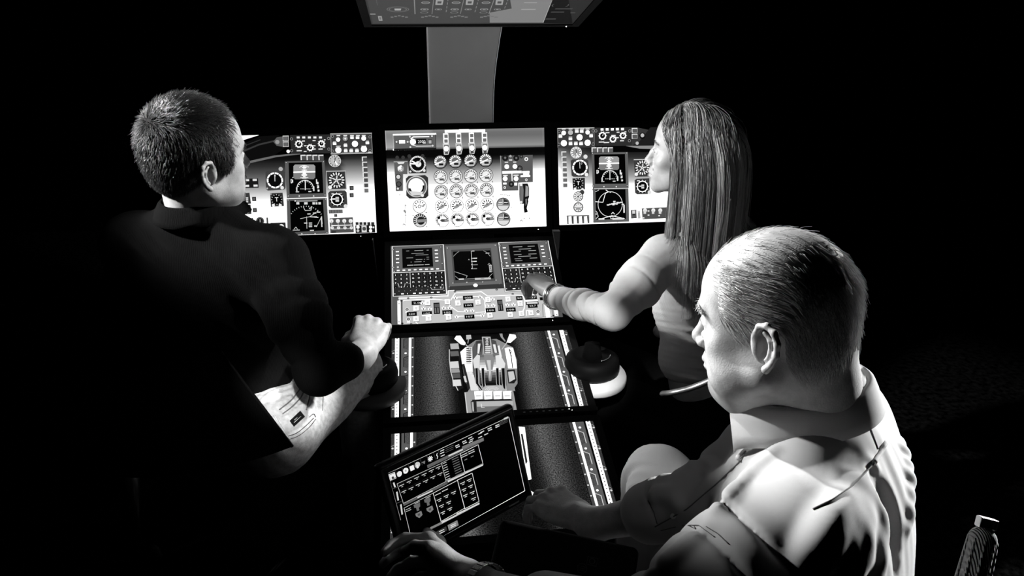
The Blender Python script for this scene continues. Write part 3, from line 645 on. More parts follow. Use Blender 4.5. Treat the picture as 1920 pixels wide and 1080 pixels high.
for x, y in ((102, 176), (252, 130), (298, 130), (194, 198), (384, 172), (195, 244), (244, 244), (292, 244)): c.rect(x - 16, y - 11, x + 16, y + 11, .97); c.rect(x - 16, y - 20, x + 16, y - 15, .92)
for x in (132, 195, 252, 302, 352): c.rect(x - 18, 104, x + 18, 112, .93)
c.text(100, 182, '||', 14, .3)
for x in range(5): c.rect(472 + x * 47, 102 + x * -1, 498 + x * 47, 122 - x, .97)
for x, y, r in ((489, 170, 30), (585, 200, 25), (678, 168, 25)): c.disc(x, y, r + 4, .05); c.ring(x, y, r - 2, 10, 1); c.disc(x, y, r * .45, .12); c.hand(x, y, 60, r * .6, 6, .9); c.ticks(x, y, r, r + 9, 7, .95, 10)
for x, y, w in ((535, 142, 36), (632, 138, 26), (590, 168, 40), (625, 188, 26), (480, 228, 50), (525, 232, 50), (668, 216, 36), (700, 135, 16)): c.rect(x - w / 2, y - 5, x + w / 2, y + 4, .93)
for x, y in ((402, 125), (740, 125), (428, 125), (402, 246), (736, 215), (90, 130), (88, 248)): c.ring(x, y, 11, 4, .6); c.disc(x, y, 6, .08)
for y in (98, 152): c.frame(758, y, 810, y + 44, 7, .92); c.rect(768, y + 10, 808, y + 42, .36)
c.disc(856, 170, 28, .06); c.disc(856, 166, 17, .75)
for i in range(4): c.rect(388 + i * 50, 276, 434 + i * 50, 320, .92); c.rect(398 + i * 50, 286, 436 + i * 50, 320, .38)
for i in range(7): x, y = 110 + i * 1.6, 314 + i * 48; c.rect(x, y, x + 46, y + 40, .93); c.rect(x + 9, y + 9, x + 46, y + 40, .42)
c.poly([(388, 325), (722, 320), (730, 652), (400, 656)], .38); c.poly([(412, 342), (696, 338), (704, 610), (420, 614)], .01)
for x, y in ((398, 332), (712, 328), (404, 632), (716, 628), (404, 664), (716, 664), (412, 958), (722, 946)): screwhead(c, x, y)
for x, y in ((502, 638), (616, 638), (512, 968), (626, 964)): c.disc(x, y, 6, .9)
attitude(c, 549, 424)
c.poly([(400, 658), (728, 654), (734, 960), (404, 970)], .38); c.poly([(424, 666), (700, 662), (706, 934), (430, 942)], .01)
c.ring(560, 800, 112, 5, .93); c.line([(424, 686), (456, 668)], 4, .95); c.line([(520, 668), (542, 684), (516, 700), (492, 782), (424, 776)], 5, .97); c.disc(560, 690, 5, .9)
for i, (x, y) in enumerate(((540, 806), (560, 800), (580, 796), (598, 790), (618, 798), (640, 786), (662, 782), (598, 774), (676, 800), (590, 804), (628, 784))): c.rect(x - 11, y - 5, x + 11, y + 5, .93)
c.line([(545, 806), (676, 782)], 5, .9); c.rect(680, 806, 694, 878, .92); c.line([(570, 890), (584, 874), (600, 890)], 6, .95); c.line([(470, 936), (575, 905), (690, 932)], 5, .97); c.rect(452, 930, 506, 942, .9); c.rect(580, 928, 684, 940, .9); c.line([(426, 862), (436, 870), (450, 912), (428, 934)], 5, .95); c.frame(562, 908, 588, 934, 4, .95); c.disc(430, 890, 6, .9)
c.disc(246, 324, 55, .15); c.disc(246, 324, 48, .62); c.ring(246, 324, 50, 5, .95); c.ticks(246, 324, 32, 46, 6, .97, 12); c.hand(246, 324, -70, 40, 7, .97, 8); c.hand(246, 324, 90, 28, 7, .2, 8)
c.poly([(196, 400), (212, 388), (342, 386), (358, 398), (364, 532), (350, 548), (222, 548), (204, 536)], .25); c.disc(281, 462, 74, .04); c.ring(281, 462, 63, 14, .98); c.ticks(281, 462, 52, 70, 6, .05, 10, 18, 378); c.hand(281, 462, 92, 48, 5, .95, 8); c.text(296, 424, '0', 18, .9); c.disc(332, 362, 19, .9); c.disc(342, 528, 17, .95)
c.poly([(212, 562), (326, 556), (328, 664), (216, 668)], .18); c.disc(266, 606, 48, .03); c.ticks(266, 606, 34, 47, 7, .75, 12); c.text(266, 606, 'T', 34, .97); c.disc(236, 660, 13, .95); c.disc(304, 664, 13, .95)
c.disc(300, 690, 22, .25); c.disc(266, 728, 46, .15); c.disc(264, 728, 40, .93); c.ticks(264, 728, 18, 38, 6, .25, 10); c.disc(264, 730, 9, .3); c.hand(264, 728, 40, 34, 6, .35, 0)
c.disc(266, 828, 46, .05); c.disc(266, 828, 38, .92); c.ticks(266, 828, 24, 36, 5, .2, 8); c.poly([(240, 828), (292, 828), (282, 850), (250, 850)], .6)
c.poly([(158, 904), (366, 896), (368, 972), (164, 984)], .45)
for i in range(4): c.poly([(176 + i * 48, 912), (202 + i * 48, 910), (208 + i * 48, 980), (178 + i * 48, 984)], .99); c.rect(206 + i * 48, 912, 216 + i * 48, 975, .12)
c.poly([(776, 390), (914, 384), (920, 544), (788, 548)], .24); c.rect(776, 386, 914, 391, .8); c.disc(856, 464, 68, .08); c.ticks(856, 464, 42, 64, 11, .95, 16); c.disc(856, 464, 34, .3); c.ticks(856, 464, 4, 38, 9, .93, 5, 10, 370); c.disc(800, 524, 16, .95)
c.poly([(784, 580), (800, 566), (920, 560), (924, 690), (905, 706), (806, 708), (788, 694)], .24); c.disc(856, 636, 60, .03); c.ring(856, 636, 47, 8, .97); c.ticks(856, 636, 50, 60, 6, .85, 12); c.rect(820, 630, 848, 638, .95); c.rect(846, 618, 872, 634, .8); c.rect(846, 638, 872, 654, .85); c.disc(922, 690, 18, .9); c.rect(806, 580, 832, 588, .9)
c.poly([(748, 854), (800, 850), (804, 928), (752, 932)], .35); c.rect(762, 858, 790, 886, .85); c.rect(766, 892, 788, 900, .1); c.poly([(810, 862), (834, 860), (840, 930), (816, 934)], .8); c.rect(820, 880, 828, 928, .55)
c.poly([(850, 838), (1300, 815), (1300, 920), (856, 938)], .32)
for x in (880, 956, 1020): c.disc(x, 856, 18, .95); c.rect(x - 14, 856, x + 10, 888, .85)
for x, y in ((912, 862), (912, 900), (1010, 905), (866, 925)): c.rect(x - 8, y - 5, x + 8, y + 5, .95)
c.build(rootR)

# ---- flight computer monitor
rootD, c = monitor((.1651, 2.249, -.8673), 61.7, 0, 'tilted monitor with two keypads the woman is touching', leds=((.226, -.174, .0013),))
c.view(710, 440, 5.189)
c.bg(lambda u, v: .40)
def keypad(ox, oy, m, cut=99):
    """one keypad unit; m maps its own 0..1 square into the view"""
    q = lambda u, v: m(u, v)
    R4 = lambda u0, v0, u1, v1, g: c.poly([q(u0, v0), q(u1, v0), q(u1, v1), q(u0, v1)], g)
    R4(0, 0, 1, 1, .17); R4(0, 0, 1, .53, .36); R4(.06, .0, .94, .50, .40)
    R4(.19, .055, .78, .44, .015)
    L = lambda pts, t=5, g=.97: c.line([q(*p) for p in pts], t, g)
    L([(0, 0), (1, 0), (1, 1), (0, 1), (0, 0)], 6); L([(0, .53), (1, .53)]); L([(.33, .53), (.33, .835), (.70, .835), (.735, .90), (.94, .90), (.955, .82), (1, .82)], 4, .9); L([(0, .75), (.10, .75), (.115, .82), (.215, .82), (.23, .75), (.33, .75)], 4, .9)
    for i in range(5 if m is mL else 5):
        for u in (.10, .86):
            if i < 4: R4(u - .04, .105 + i * .072 - .006, u + .035, .135 + i * .072 - .006, .08); R4(u - .034, .108 + i * .072 - .006, u + .028, .128 + i * .072 - .006, .98)
    for i in range(8): R4(.08 + i * .108, .475, .132 + i * .108, .498, .96)
    x, y = q(.10, .42); c.disc(x, y, 16, .25); c.disc(x, y, 11, .9)
    for u, v in ((.02, .07), (.95, .05), (.02, .42), (.955, .38), (.03, .50), (.03, .95), (.96, .93)): x, y = q(u, v); c.disc(x, y, 12, .08); c.disc(x, y, 7, .75)
    rows = ['123', '456', '789', '.0/']
    for r, s in enumerate(rows):
        for k, ch in enumerate(s):
            x, y = q(.05 + k * .108, .578 + r * .080); c.disc(x, y, 17, .07) if r < 5 else None; c.text(x, y, ch, 20, .98)
    rows = ['ABCDEF', 'GHIJKL', 'MNOPQR', 'STUVWX']
    for r, s in enumerate(rows):
        for k, ch in enumerate(s):
            u, v = .385 + k * .110, .572 + r * .080; x, y = q(u, v); R4(u - .045, v - .034, u + .045, v + .034, .09); c.text(x, y, ch, 19, .99)
    for k in range(9):
        x, y = q(.11 + k * .108, .895)
        if k == 6: c.text(*q(.785, .862), 'Y', 18, .98)
        elif k == 7: c.text(*q(.90, .862), 'Z', 18, .98)
        elif k < 6: c.text(x, y, '/' if k == 3 else '-', 18, .98)
    for k in range(7): R4(.15 + k * .112, .948, .15 + k * .112 + (.05 if k != 1 else .01), .968, .96)
    return R4
TL, TRt, BRt, BL = (132, 114), (628, 96), (660, 578), (142, 602)
def bil(TLc, TRc, BRc, BLc): return lambda u, v: tuple((1 - u) * (1 - v) * TLc[i] + u * (1 - v) * TRc[i] + u * v * BRc[i] + (1 - u) * v * BLc[i] for i in (0, 1))
mL = bil(TL, TRt, BRt, BL); mR = bil((1168, 78), (1648, 58), (1736, 522), (1232, 552))
R4 = keypad(0, 0, mL)
for v, spans in ((.10, ((.27, .33), (.43, .60), (.67, .71))), (.155, ((.37, .61),)), (.19, ((.45, .70),)), (.24, ((.27, .40), (.66, .71))), (.28, ((.45, .58), (.61, .63), (.66, .71))), (.325, ((.35, .37), (.42, .56), (.60, .62)))):
    for a, b in spans: R4(a, v, b, v + .010, .62)
R4(.28, .385, .40, .40, .75); R4(.41, .385, .60, .40, .7); R4(.62, .385, .71, .40, .75)
R4 = keypad(0, 0, mR)
for v, spans in ((.10, ((.27, .46), (.57, .71))), (.15, ((.38, .63),)), (.19, ((.27, .42), (.57, .72))), (.26, ((.27, .42), (.56, .72))), (.30, ((.35, .60),)), (.345, ((.27, .40), (.57, .72))), (.385, ((.28, .42),))):
    for a, b in spans: R4(a, v, b, v + .011, .66)
c.poly([(636, 98), (1164, 78), (1228, 552), (676, 596)], .28); c.poly([(650, 112), (1150, 90), (1205, 520), (688, 545)], .42); c.poly([(705, 150), (1092, 132), (1135, 450), (732, 474)], .30); c.poly([(722, 168), (1086, 154), (1120, 428), (746, 446)], .01)
for x, y in ((668, 132), (1134, 104), (722, 472), (1142, 444), (690, 508), (1176, 484), (1012, 462), (858, 466)): c.disc(x, y, 10, .15); c.disc(x, y, 7, .8)
c.poly([(688, 505), (1205, 480), (1215, 522), (690, 545)], .22); c.disc(942, 494, 26, .2); c.disc(942, 494, 22, .97)
c.line([(728, 212), (760, 180), (782, 166)], 4, .7); c.line([(1020, 158), (1060, 180), (1084, 212)], 4, .7); c.line([(900, 160), (905, 240), (912, 330)], 4, .9); c.rect(905, 158, 932, 164, .9)
for y, w in ((232, 40), (262, 36), (294, 46), (332, 40)): c.rect(918, y - 4, 918 + w, y + 4, .88 if y < 270 else .5); c.disc(908, y, 7, .93)
c.text(878, 244, 'A', 16, .8); c.line([(738, 362), (862, 402), (852, 420)], 4, .85); c.line([(745, 405), (780, 436)], 4, .7); c.rect(780, 430, 830, 440, .9); c.line([(830, 434), (935, 430)], 3, .8); c.rect(935, 424, 1092, 436, .8); c.line([(1070, 418), (1106, 380)], 4, .75); c.frame(1076, 298, 1100, 366, 4, .85)
for i in range(4): c.rect(1082, 306 + i * 15, 1094, 314 + i * 15, .8)
c.line([(1062, 296), (1074, 282), (1090, 294)], 4, .8); c.rect(1040, 178, 1078, 186, .7); c.text(1010, 430, '0000', 12, .1)
c.poly([(124, 606), (132, 606), (128, 886), (122, 886)], .5)
c.poly([(192, 610), (672, 588), (672, 552), (1218, 524), (1226, 560), (1740, 535), (1765, 792), (200, 884)], .78)
c.poly([(132, 604), (195, 602), (195, 884), (126, 886)], .36)
def plate(x0, y0, x1, y1, g): c.rect(x0, y0, x1, y1, g)
c.line([(195, 622), (660, 598), (674, 600), (676, 548), (735, 545)], 9, .99); c.line([(700, 640), (745, 570), (1000, 558), (1060, 600), (1290, 590), (1400, 592), (1420, 640), (1415, 720), (1395, 760)], 8, .98)
c.line([(240, 648), (250, 640), (530, 630), (660, 640), (700, 700), (770, 750), (830, 752)], 7, .98); c.line([(770, 610), (985, 602)], 6, .98); c.line([(770, 796), (1010, 790), (1040, 760), (1030, 640), (1008, 610)], 6, .98); c.line([(360, 850), (380, 872), (940, 850), (1480, 820), (1700, 805)], 8, .99); c.line([(940, 760), (1040, 752)], 5, .97); c.line([(1440, 790), (1436, 740), (1470, 735)], 6, .97)
c.poly([(182, 645), (212, 643), (214, 872), (186, 874)], 1.0); c.disc(198, 672, 6, .1); c.disc(198, 850, 6, .1); c.poly([(216, 650), (232, 650), (234, 880), (220, 880)], .35); c.disc(222, 645, 12, .2); c.disc(230, 866, 12, .15)
for x, y in ((288, 622), (512, 614), (742, 556), (1148, 536), (1304, 580), (316, 872)): c.disc(x, y, 12, .22); c.disc(x, y, 6, .6)
for x, y in ((276, 730), (290, 824), (1550, 750)): c.disc(x, y, 22, .95, sy=1); c.disc(x, y, 16, .25); c.disc(x, y, 9, .7); c.rect(x - 14, y + 22, x + 14, y + 32, .99)
for x, y in ((476, 664), (366, 718), (366, 822), (486, 816), (670, 656), (682, 806), (772, 668), (968, 660), (1064, 636), (1084, 786), (1260, 630), (1378, 672), (1282, 778), (1390, 770), (1482, 764)):
    c.rect(x - 26, y - 22, x + 30, y + 28, .35); c.rect(x - 28, y - 24, x + 26, y + 22, .97)
    for k in range(3): c.rect(x - 12, y - 10 + k * 9, x + 12, y - 6 + k * 9, .55)
for x, y, s in ((370, 666, '2.0'), (322, 774, '220'), (470, 768, '100'), (668, 758, '100'), (868, 616, '020'), (874, 690, '100'), (884, 800, '107'), (1088, 738, '100'), (1286, 732, '100'), (1368, 620, '20'), (1498, 694, '22.7')):
    w = 50 if len(s) > 2 else 34; c.rect(x - w, y - 18, x + w, y + 18, .03); c.text(x, y, s, 19, .92, w * 1.25)
c.rect(1422, 598, 1542, 630, .04); c.text(1482, 614, '0227', 20, .92, 96); c.rect(1430, 655, 1558, 682, .08); c.rect(1440, 662, 1548, 672, .9); c.rect(1428, 585, 1520, 592, .98); c.rect(1428, 640, 1548, 650, .97); c.rect(1565, 612, 1620, 640, .05)
for x, y in ((436, 720), (498, 724), (634, 714), (692, 712), (748, 616), (986, 606), (852, 742), (910, 740), (760, 800), (1008, 788), (1054, 692), (1114, 690), (1252, 684), (1312, 682), (424, 668), (1110, 630)):
    c.disc(x, y, 20, .97); c.disc(x - 9, y - 8, 5, .25); c.disc(x + 9, y - 9, 5, .3); c.rect(x - 5, y - 4, x + 5, y + 14, .35); c.disc(x, y + 8, 6, .2)
for x, y in ((566, 720), (1184, 690)): c.rect(x - 34, y - 54, x + 32, y + 54, .05); c.rect(x - 24, y - 44, x + 22, y - 12, .35); c.rect(x - 22, y - 4, x - 4, y + 46, .45); c.rect(x + 2, y - 6, x + 20, y + 44, .45)
c.rect(845, 632, 925, 642, .95); c.rect(420, 782, 516, 790, .97); c.rect(640, 775, 700, 783, .97)
c.line([(1600, 800), (1594, 680), (1610, 668), (1660, 664)], 5, .35); c.poly([(1612, 690), (1650, 680), (1672, 806), (1630, 810)], 1.0); c.poly([(1700, 700), (1732, 700), (1744, 790), (1716, 794)], 1.0); c.disc(1732, 778, 6, .1); c.poly([(1676, 700), (1696, 700), (1708, 800), (1690, 800)], .6); c.disc(1700, 790, 10, .1); c.poly([(1742, 692), (1772, 690), (1798, 800), (1752, 806)], .34)
c.build(rootD)

# ---- throttle monitor and lower pedestal monitor
def rails(c, left, right, y0, y1, step=80, seed=0):
    """side rails with holes; left and right give x at y as callables"""
    def band(f, a, b, g, grain=0):
        c.poly([(f(y0) + a[0], y0), (f(y0) + a[1], y0), (f(y1) + b[1], y1), (f(y1) + b[0], y1)], g, grain)
    rng = random.Random(seed)
    for f, sgn in ((left, 1), (right, -1)):
        W = 200 if sgn == 1 else 195
        sc = lambda y: 1.0 if sgn == 1 else 1.0
        A = lambda a, b: (a, b) if sgn == 1 else (-b, -a)
        band(f, A(0, 200), A(0, 200), .30); band(f, A(0, 30), A(0, 30), .22, .3); band(f, A(31, 66), A(31, 66), 1.0); band(f, A(66, 82), A(66, 82), .04); band(f, A(82, 150), A(82, 150), .36); band(f, A(148, 168), A(148, 168), 1.0); band(f, A(168, 196), A(168, 196), .27); band(f, A(194, 200), A(194, 200), .04)
        y = y0 + 14; k = 0
        while y < y1 - 6:
            c.disc(f(y) + sgn * 48, y, 5.5, .02); c.disc(f(y + 9) + sgn * 76, y + 9, 4, .01); y += 27 + 0 * k; k += 1
        y = y0 + 60
        while y < y1 - 10:
            c.disc(f(y) + sgn * 122, y, 13, .08); c.disc(f(y) + sgn * 122, y, 10.5, .97, sy=1); c.disc(f(y) + sgn * 16, y, 9, .85)
            c.poly([(f(y + 24) + sgn * 146, y + 24), (f(y + 40) + sgn * 104, y + 44), (f(y + 118) + sgn * 104, y + 118), (f(y + 128) + sgn * 146, y + 132)], .30, .35)
            c.line([(f(y + 26) + sgn * 144, y + 24), (f(y + 42) + sgn * 106, y + 40), (f(y + 118) + sgn * 106, y + 118)], 6, .03 if sgn == 1 else .85)
            c.line([(f(y - 20), y - 14), (f(y - 26) + sgn * 28, y - 26)], 4, .75)
            y += 160
        y = y0 + 8
        while y < y1 - 4: c.disc(f(y) + sgn * 182, y, 7, .9); y += 82
def fxL(a, b, ya, yb): return lambda y: a + (b - a) * (y - ya) / (yb - ya)
rootE, c = monitor((.1663, 1.8917, -1.0001), 75.98, 0, 'flat monitor showing a throttle quadrant, above the tablet', buttons=8, leds=((.206, -.172, .0016), (.213, -.176, .001)))
c.view(710, 610, 4.571)
def bgE(u, v):
    d = min(abs(u - .135), abs(u - .865)); g = np.interp(d, [0, .08, .16], [.10, .28, .36]); m = abs(u - .5)
    g = min(g, np.interp(m, [.16, .20, .26], [.03, .20, .38])); return (g, .75)
c.bg(bgE, 40, 10)
rails(c, fxL(110, 106, 100, 800), fxL(1612, 1790, 40, 700), 20, 812)
c.poly([(735, 575), (1150, 545), (1185, 735), (1180, 790), (760, 800)], .62); c.line([(740, 580), (762, 775)], 8, .85); c.poly([(780, 545), (1165, 540), (1170, 565), (1140, 560), (760, 575)], .6)
c.poly([(745, 190), (830, 130), (1010, 118), (1110, 170), (1150, 190), (1185, 300), (1190, 500), (1150, 560), (780, 560), (740, 480), (715, 330), (700, 230)], .55)
c.poly([(700, 230), (745, 190), (800, 190), (806, 400), (740, 420), (715, 330)], .97); c.poly([(735, 400), (800, 395), (840, 500), (860, 560), (790, 560), (770, 470)], .90); c.poly([(715, 335), (735, 330), (770, 470), (785, 540), (765, 560)], .15)
for i in range(9): c.rect(750, 196 + i * 16, 796, 203 + i * 16, .1); 
c.line([(772, 192), (776, 318)], 4, .3); c.rect(750, 320, 798, 334, .9); c.disc(788, 412, 11, .95); c.disc(806, 434, 11, .95)
c.poly([(1080, 200), (1110, 190), (1152, 195), (1178, 300), (1185, 372), (1110, 372)], .97); c.line([(1118, 205), (1136, 270), (1148, 368)], 7, .06); c.line([(1118, 205), (1135, 225), (1130, 250), (1140, 265)], 6, .25); c.poly([(1098, 386), (1165, 380), (1182, 470), (1160, 500), (1112, 500)], .12); c.poly([(1108, 400), (1155, 394), (1170, 460), (1120, 490)], .80); c.disc(1160, 462, 6, .95)
c.poly([(800, 200), (835, 135), (905, 125), (885, 250), (875, 520), (830, 500), (806, 370)], .35); c.poly([(835, 140), (880, 132), (890, 180), (860, 256), (842, 250)], .22); c.poly([(850, 160), (872, 158), (862, 245), (846, 245)], .93)
c.poly([(885, 100), (958, 100), (975, 250), (900, 252)], .75); c.poly([(895, 108), (950, 108), (966, 246), (906, 248)], .25)
for i in range(5): c.poly([(910, 112 + i * 13), (945, 112 + i * 13), (930, 122 + i * 13)], .9)
for i in range(4): c.rect(912, 180 + i * 17, 960, 190 + i * 17, .85)
c.poly([(960, 120), (1005, 135), (1030, 240), (985, 246)], .30); c.poly([(978, 165), (1000, 165), (1015, 236), (995, 238)], .93)
c.poly([(850, 256), (1040, 246), (1085, 340), (1100, 520), (840, 520), (820, 400)], .45)
# the polished hump
for i in range(12):
    y0 = 255 + i * 22; g = np.interp(i, [0, 2, 4, 5, 7, 9, 11], [.42, .62, .9, .97, .45, .2, .06]); c.poly([(860 + i, y0), (1035 + i * 2, y0 - 6), (1037 + i * 2, y0 + 17), (861 + i, y0 + 23)], float(g))
c.poly([(900, 256), (978, 250), (990, 300), (965, 480), (945, 480), (915, 330)], .55); c.poly([(925, 300), (960, 300), (962, 400), (952, 470), (945, 400)], .82); c.rect(915, 386, 945, 392, .9); c.rect(962, 384, 992, 390, .9)
c.poly([(806, 300), (846, 250), (868, 262), (862, 372), (820, 372)], .88); c.poly([(1000, 262), (1042, 255), (1085, 330), (1080, 372), (1010, 372)], .90); c.poly([(1020, 180), (1034, 172), (1056, 270), (1040, 290)], .95)
for x0, x1, g in ((824, 852, .05), (878, 906, .04), (1002, 1030, .04), (1050, 1082, .04)):
    dx = 0 if 870 < x0 < 1040 else (28 if x0 < 870 else -6); c.poly([(x0, 368), (x1, 366), (x1 + 8, 500), (x1 + 20 + dx, 560), (x1 - 4 + dx, 560), (x0 + 6, 500)], .82); c.poly([(x0 + 4, 370), (x1 - 3, 368), (x1 + 3, 500), (x1 + 10 + dx, 556), (x1 - 2 + dx, 556), (x0 + 10, 500)], g)
c.poly([(910, 520), (1050, 515), (1090, 560), (880, 570)], .72)
for i in range(3): c.ring(975, 575, 40 + i * 14, 5, .9, 30, 150)
for i in range(4): x = 818 + i * 82; c.poly([(x, 568), (x + 76, 564), (x + 72, 632), (x + 8, 638)], 1.0); c.rect(x + 14, 600, x + 62, 612, .85); c.line([(x + 76, 570), (x + 78, 640)], 5, .3)
c.poly([(800, 640), (1130, 632), (1150, 650), (800, 660)], .08); c.poly([(785, 655), (1150, 645), (1160, 740), (800, 752)], .45); c.poly([(790, 652), (835, 650), (842, 745), (800, 748)], .15); c.poly([(796, 660), (812, 660), (818, 740), (804, 742)], .7); c.poly([(840, 655), (1150, 650), (1152, 690), (842, 700)], .72); c.text(892, 690, 'L', 50, .9)
c.poly([(604, 200), (612, 150), (650, 138), (690, 160), (700, 230), (700, 330), (716, 440), (725, 540), (680, 566), (650, 520), (615, 400)], .10)
for y0, y1, g in ((160, 208, .72), (226, 268, .40), (268, 310, .05), (314, 372, .85), (376, 410, .62), (414, 456, .35), (470, 524, .88)):
    dx = max(0, y0 - 330) * .14; c.poly([(612 + dx, y0), (682 + dx, y0 - 4), (690 + dx, y1 - 4), (618 + dx, y1)], g)
c.line([(606, 210), (606, 300), (618, 400), (640, 480), (680, 560)], 6, .9); c.poly([(725, 440), (745, 435), (758, 490), (740, 490)], .85)
c.line([(744, 165), (800, 218)], 9, .75); c.poly([(648, 118), (665, 92), (700, 90), (746, 155), (735, 172), (705, 166)], 1.0)
c.line([(1098, 150), (1056, 208)], 9, .75); c.poly([(1122, 76), (1172, 84), (1180, 108), (1130, 152), (1096, 148)], 1.0)
c.poly([(750, 86), (790, 84), (796, 118), (752, 124)], .75); c.line([(770, 122), (764, 156)], 8, .6); c.poly([(1034, 74), (1060, 72), (1064, 100), (1090, 138), (1080, 142), (1048, 106)], .6)
c.build(rootE)

rootF, c = monitor((.1672, 1.5239, -1.093), 75.96, 0, 'flat lower pedestal monitor of floor rails, partly behind the tablet')
c.view(700, 740, 3.177 / 1.0)
def bgF(u, v):
    d = min(abs(u - .135), abs(u - .865)); g = np.interp(d, [0, .08, .16], [.10, .26, .36]); m = abs(u - .52 - .06 * (v - .3)); g = min(g, np.interp(m, [.10, .15, .24], [.05, .12, .44])); return (g, .85)
c.bg(bgF, 40, 10)
class Sub:   # same rails, at this view's scale
    def __init__(s, c, k): s.c, s.k = c, k
    def poly(s, p, g, grain=0): s.c.poly([(a * s.k, b * s.k) for a, b in p], g, grain)
    def disc(s, x, y, r, g, sy=1): s.c.disc(x * s.k, y * s.k, r * s.k, g, sy=sy)
    def line(s, p, t, g): s.c.line([(a * s.k, b * s.k) for a, b in p], t * s.k, g)
kk = .78
rails(Sub(c, kk), fxL(103 / kk, 98 / kk, 230 / kk, 880 / kk), fxL(1315 / kk, 1485 / kk, 160 / kk, 770 / kk), 150 / kk, 900 / kk)
c.poly([(866, 192), (902, 195), (942, 505), (915, 512)], 1.0); c.poly([(878, 235), (890, 236), (918, 400), (908, 420)], .15); c.poly([(940, 575), (965, 590), (1010, 655), (985, 672), (960, 650)], .97)
c.build(rootF)

# ---- overhead monitor
t0 = math.radians(-75); dn = np.array([0, 0, -1]) * math.cos(t0) + np.array([0, -1, 0]) * math.sin(t0)
oT = np.array([.1613, 2.0813, -.0918]) - dn * .1625
rootT, c = monitor(tuple(oT), -75, 0, 'overhead monitor cut off by the top of the picture', leds=((.246, -.176, .0016),), buttons=0)
c.view(660, 0, 3.84)
c.bg(lambda u, v: np.interp(u, [0, 1], [.22, .16]), 6, 6)
c.poly([(60, -200), (1480, -200), (1380, 162), (150, 168)], .27); c.poly([(990, 90), (1150, 60), (1180, -200), (1490, -200), (1440, 0), (1378, 162), (992, 162)], .50)
c.poly([(1436, 0), (1500, -200), (1640, -200), (1600, 170), (1378, 165)], .06); c.line([(1440, 0), (1376, 162)], 4, .7)
c.line([(448, -10), (454, 100)], 7, .55); c.line([(588, -10), (576, 100)], 5, .5); c.line([(806, -10), (780, 98)], 5, .5); c.line([(1025, -10), (985, 98)], 5, .55); c.line([(170, -20), (184, 38)], 3, .4)
for x0, x1 in ((692, 676), (912, 882), (1125, 1085)):
    for i in range(4): a = i / 4; b = a + .16; c.line([(x0 + (x1 - x0) * a, -10 + 105 * a), (x0 + (x1 - x0) * b, -10 + 105 * b)], 5, .5)
for i, x in enumerate((530, 750, 965)):
    c.ring(x, 18, 28, 8, .6, 0, 360); c.disc(x, 18, 18, .4); c.ring(x - 8 - i * 3, 66, 26, 8, .58); c.disc(x - 8 - i * 3, 66, 12, .55); c.ring(x - 10 - i * 4, 88, 26, 6, .5)
    X = (630, 848, 1062)[i]; c.poly([(X - 26, -4), (X + 30, -6), (X + 22, 34), (X - 30, 34)], .62); c.poly([(X - 14, 8), (X + 16, 8), (X + 12, 24), (X - 16, 24)], .30); c.ring(X - 8 - i * 4, 66, 22, 6, .55); c.disc(X - 8 - i * 4, 66, 10, .6)
c.ring(330, 66, 78, 4, .5); c.ring(330, 66, 62, 8, .42); c.poly([(305, 60), (355, 60), (350, 74), (308, 74)], .66)
for x in (340, 560, 770, 985):
    for k in range(5): c.rect(x - 62 + k * 26, 118 - (2 - abs(k - 2)) * 5, x - 42 + k * 26, 126 - (2 - abs(k - 2)) * 5, .45)
c.rect(186, 114, 220, 148, .60); c.rect(194, 122, 212, 140, .45)
for x, y, w in ((1285, 18, 90), (1270, 66, 100), (1480, 85, 90), (1430, 135, 70), (1590, 90, 30), (1525, 62, 120), (150, 100, 40)): c.rect(x - w / 2, y - 3, x + w / 2, y + 3, .62 if x < 1400 else .3)
c.ring(1500, 36, 58, 4, .45, -40, 30); c.ring(1500, 36, 58, 4, .45, 150, 220)
c.build(rootT)
# ---------------------------------------------------------------- the dark room and the monitor stand
def quad_obj(name, pts, m):
    o = me_obj(name, np.array(pts, float), [[0, 1, 2, 3]], m, smooth=False); return tag(o, kind='structure')
quad_obj('floor', [(-5, -3, 0), (5, -3, 0), (5, 5.5, 0), (-5, 5.5, 0)], MT['carpet'])
quad_obj('wall_back', [(-5, 5.5, 0), (5, 5.5, 0), (5, 5.5, 3.6), (-5, 5.5, 3.6)], MT['wall'])
quad_obj('wall_left', [(-5, -3, 0), (-5, 5.5, 0), (-5, 5.5, 3.6), (-5, -3, 3.6)], MT['wall'])
quad_obj('wall_right', [(5, 5.5, 0), (5, -3, 0), (5, -3, 3.6), (5, 5.5, 3.6)], MT['wall'])
quad_obj('wall_front', [(5, -3, 0), (-5, -3, 0), (-5, -3, 3.6), (5, -3, 3.6)], MT['wall'])
quad_obj('ceiling', [(-5, -3, 3.6), (-5, 5.5, 3.6), (5, 5.5, 3.6), (5, -3, 3.6)], MT['wall'])

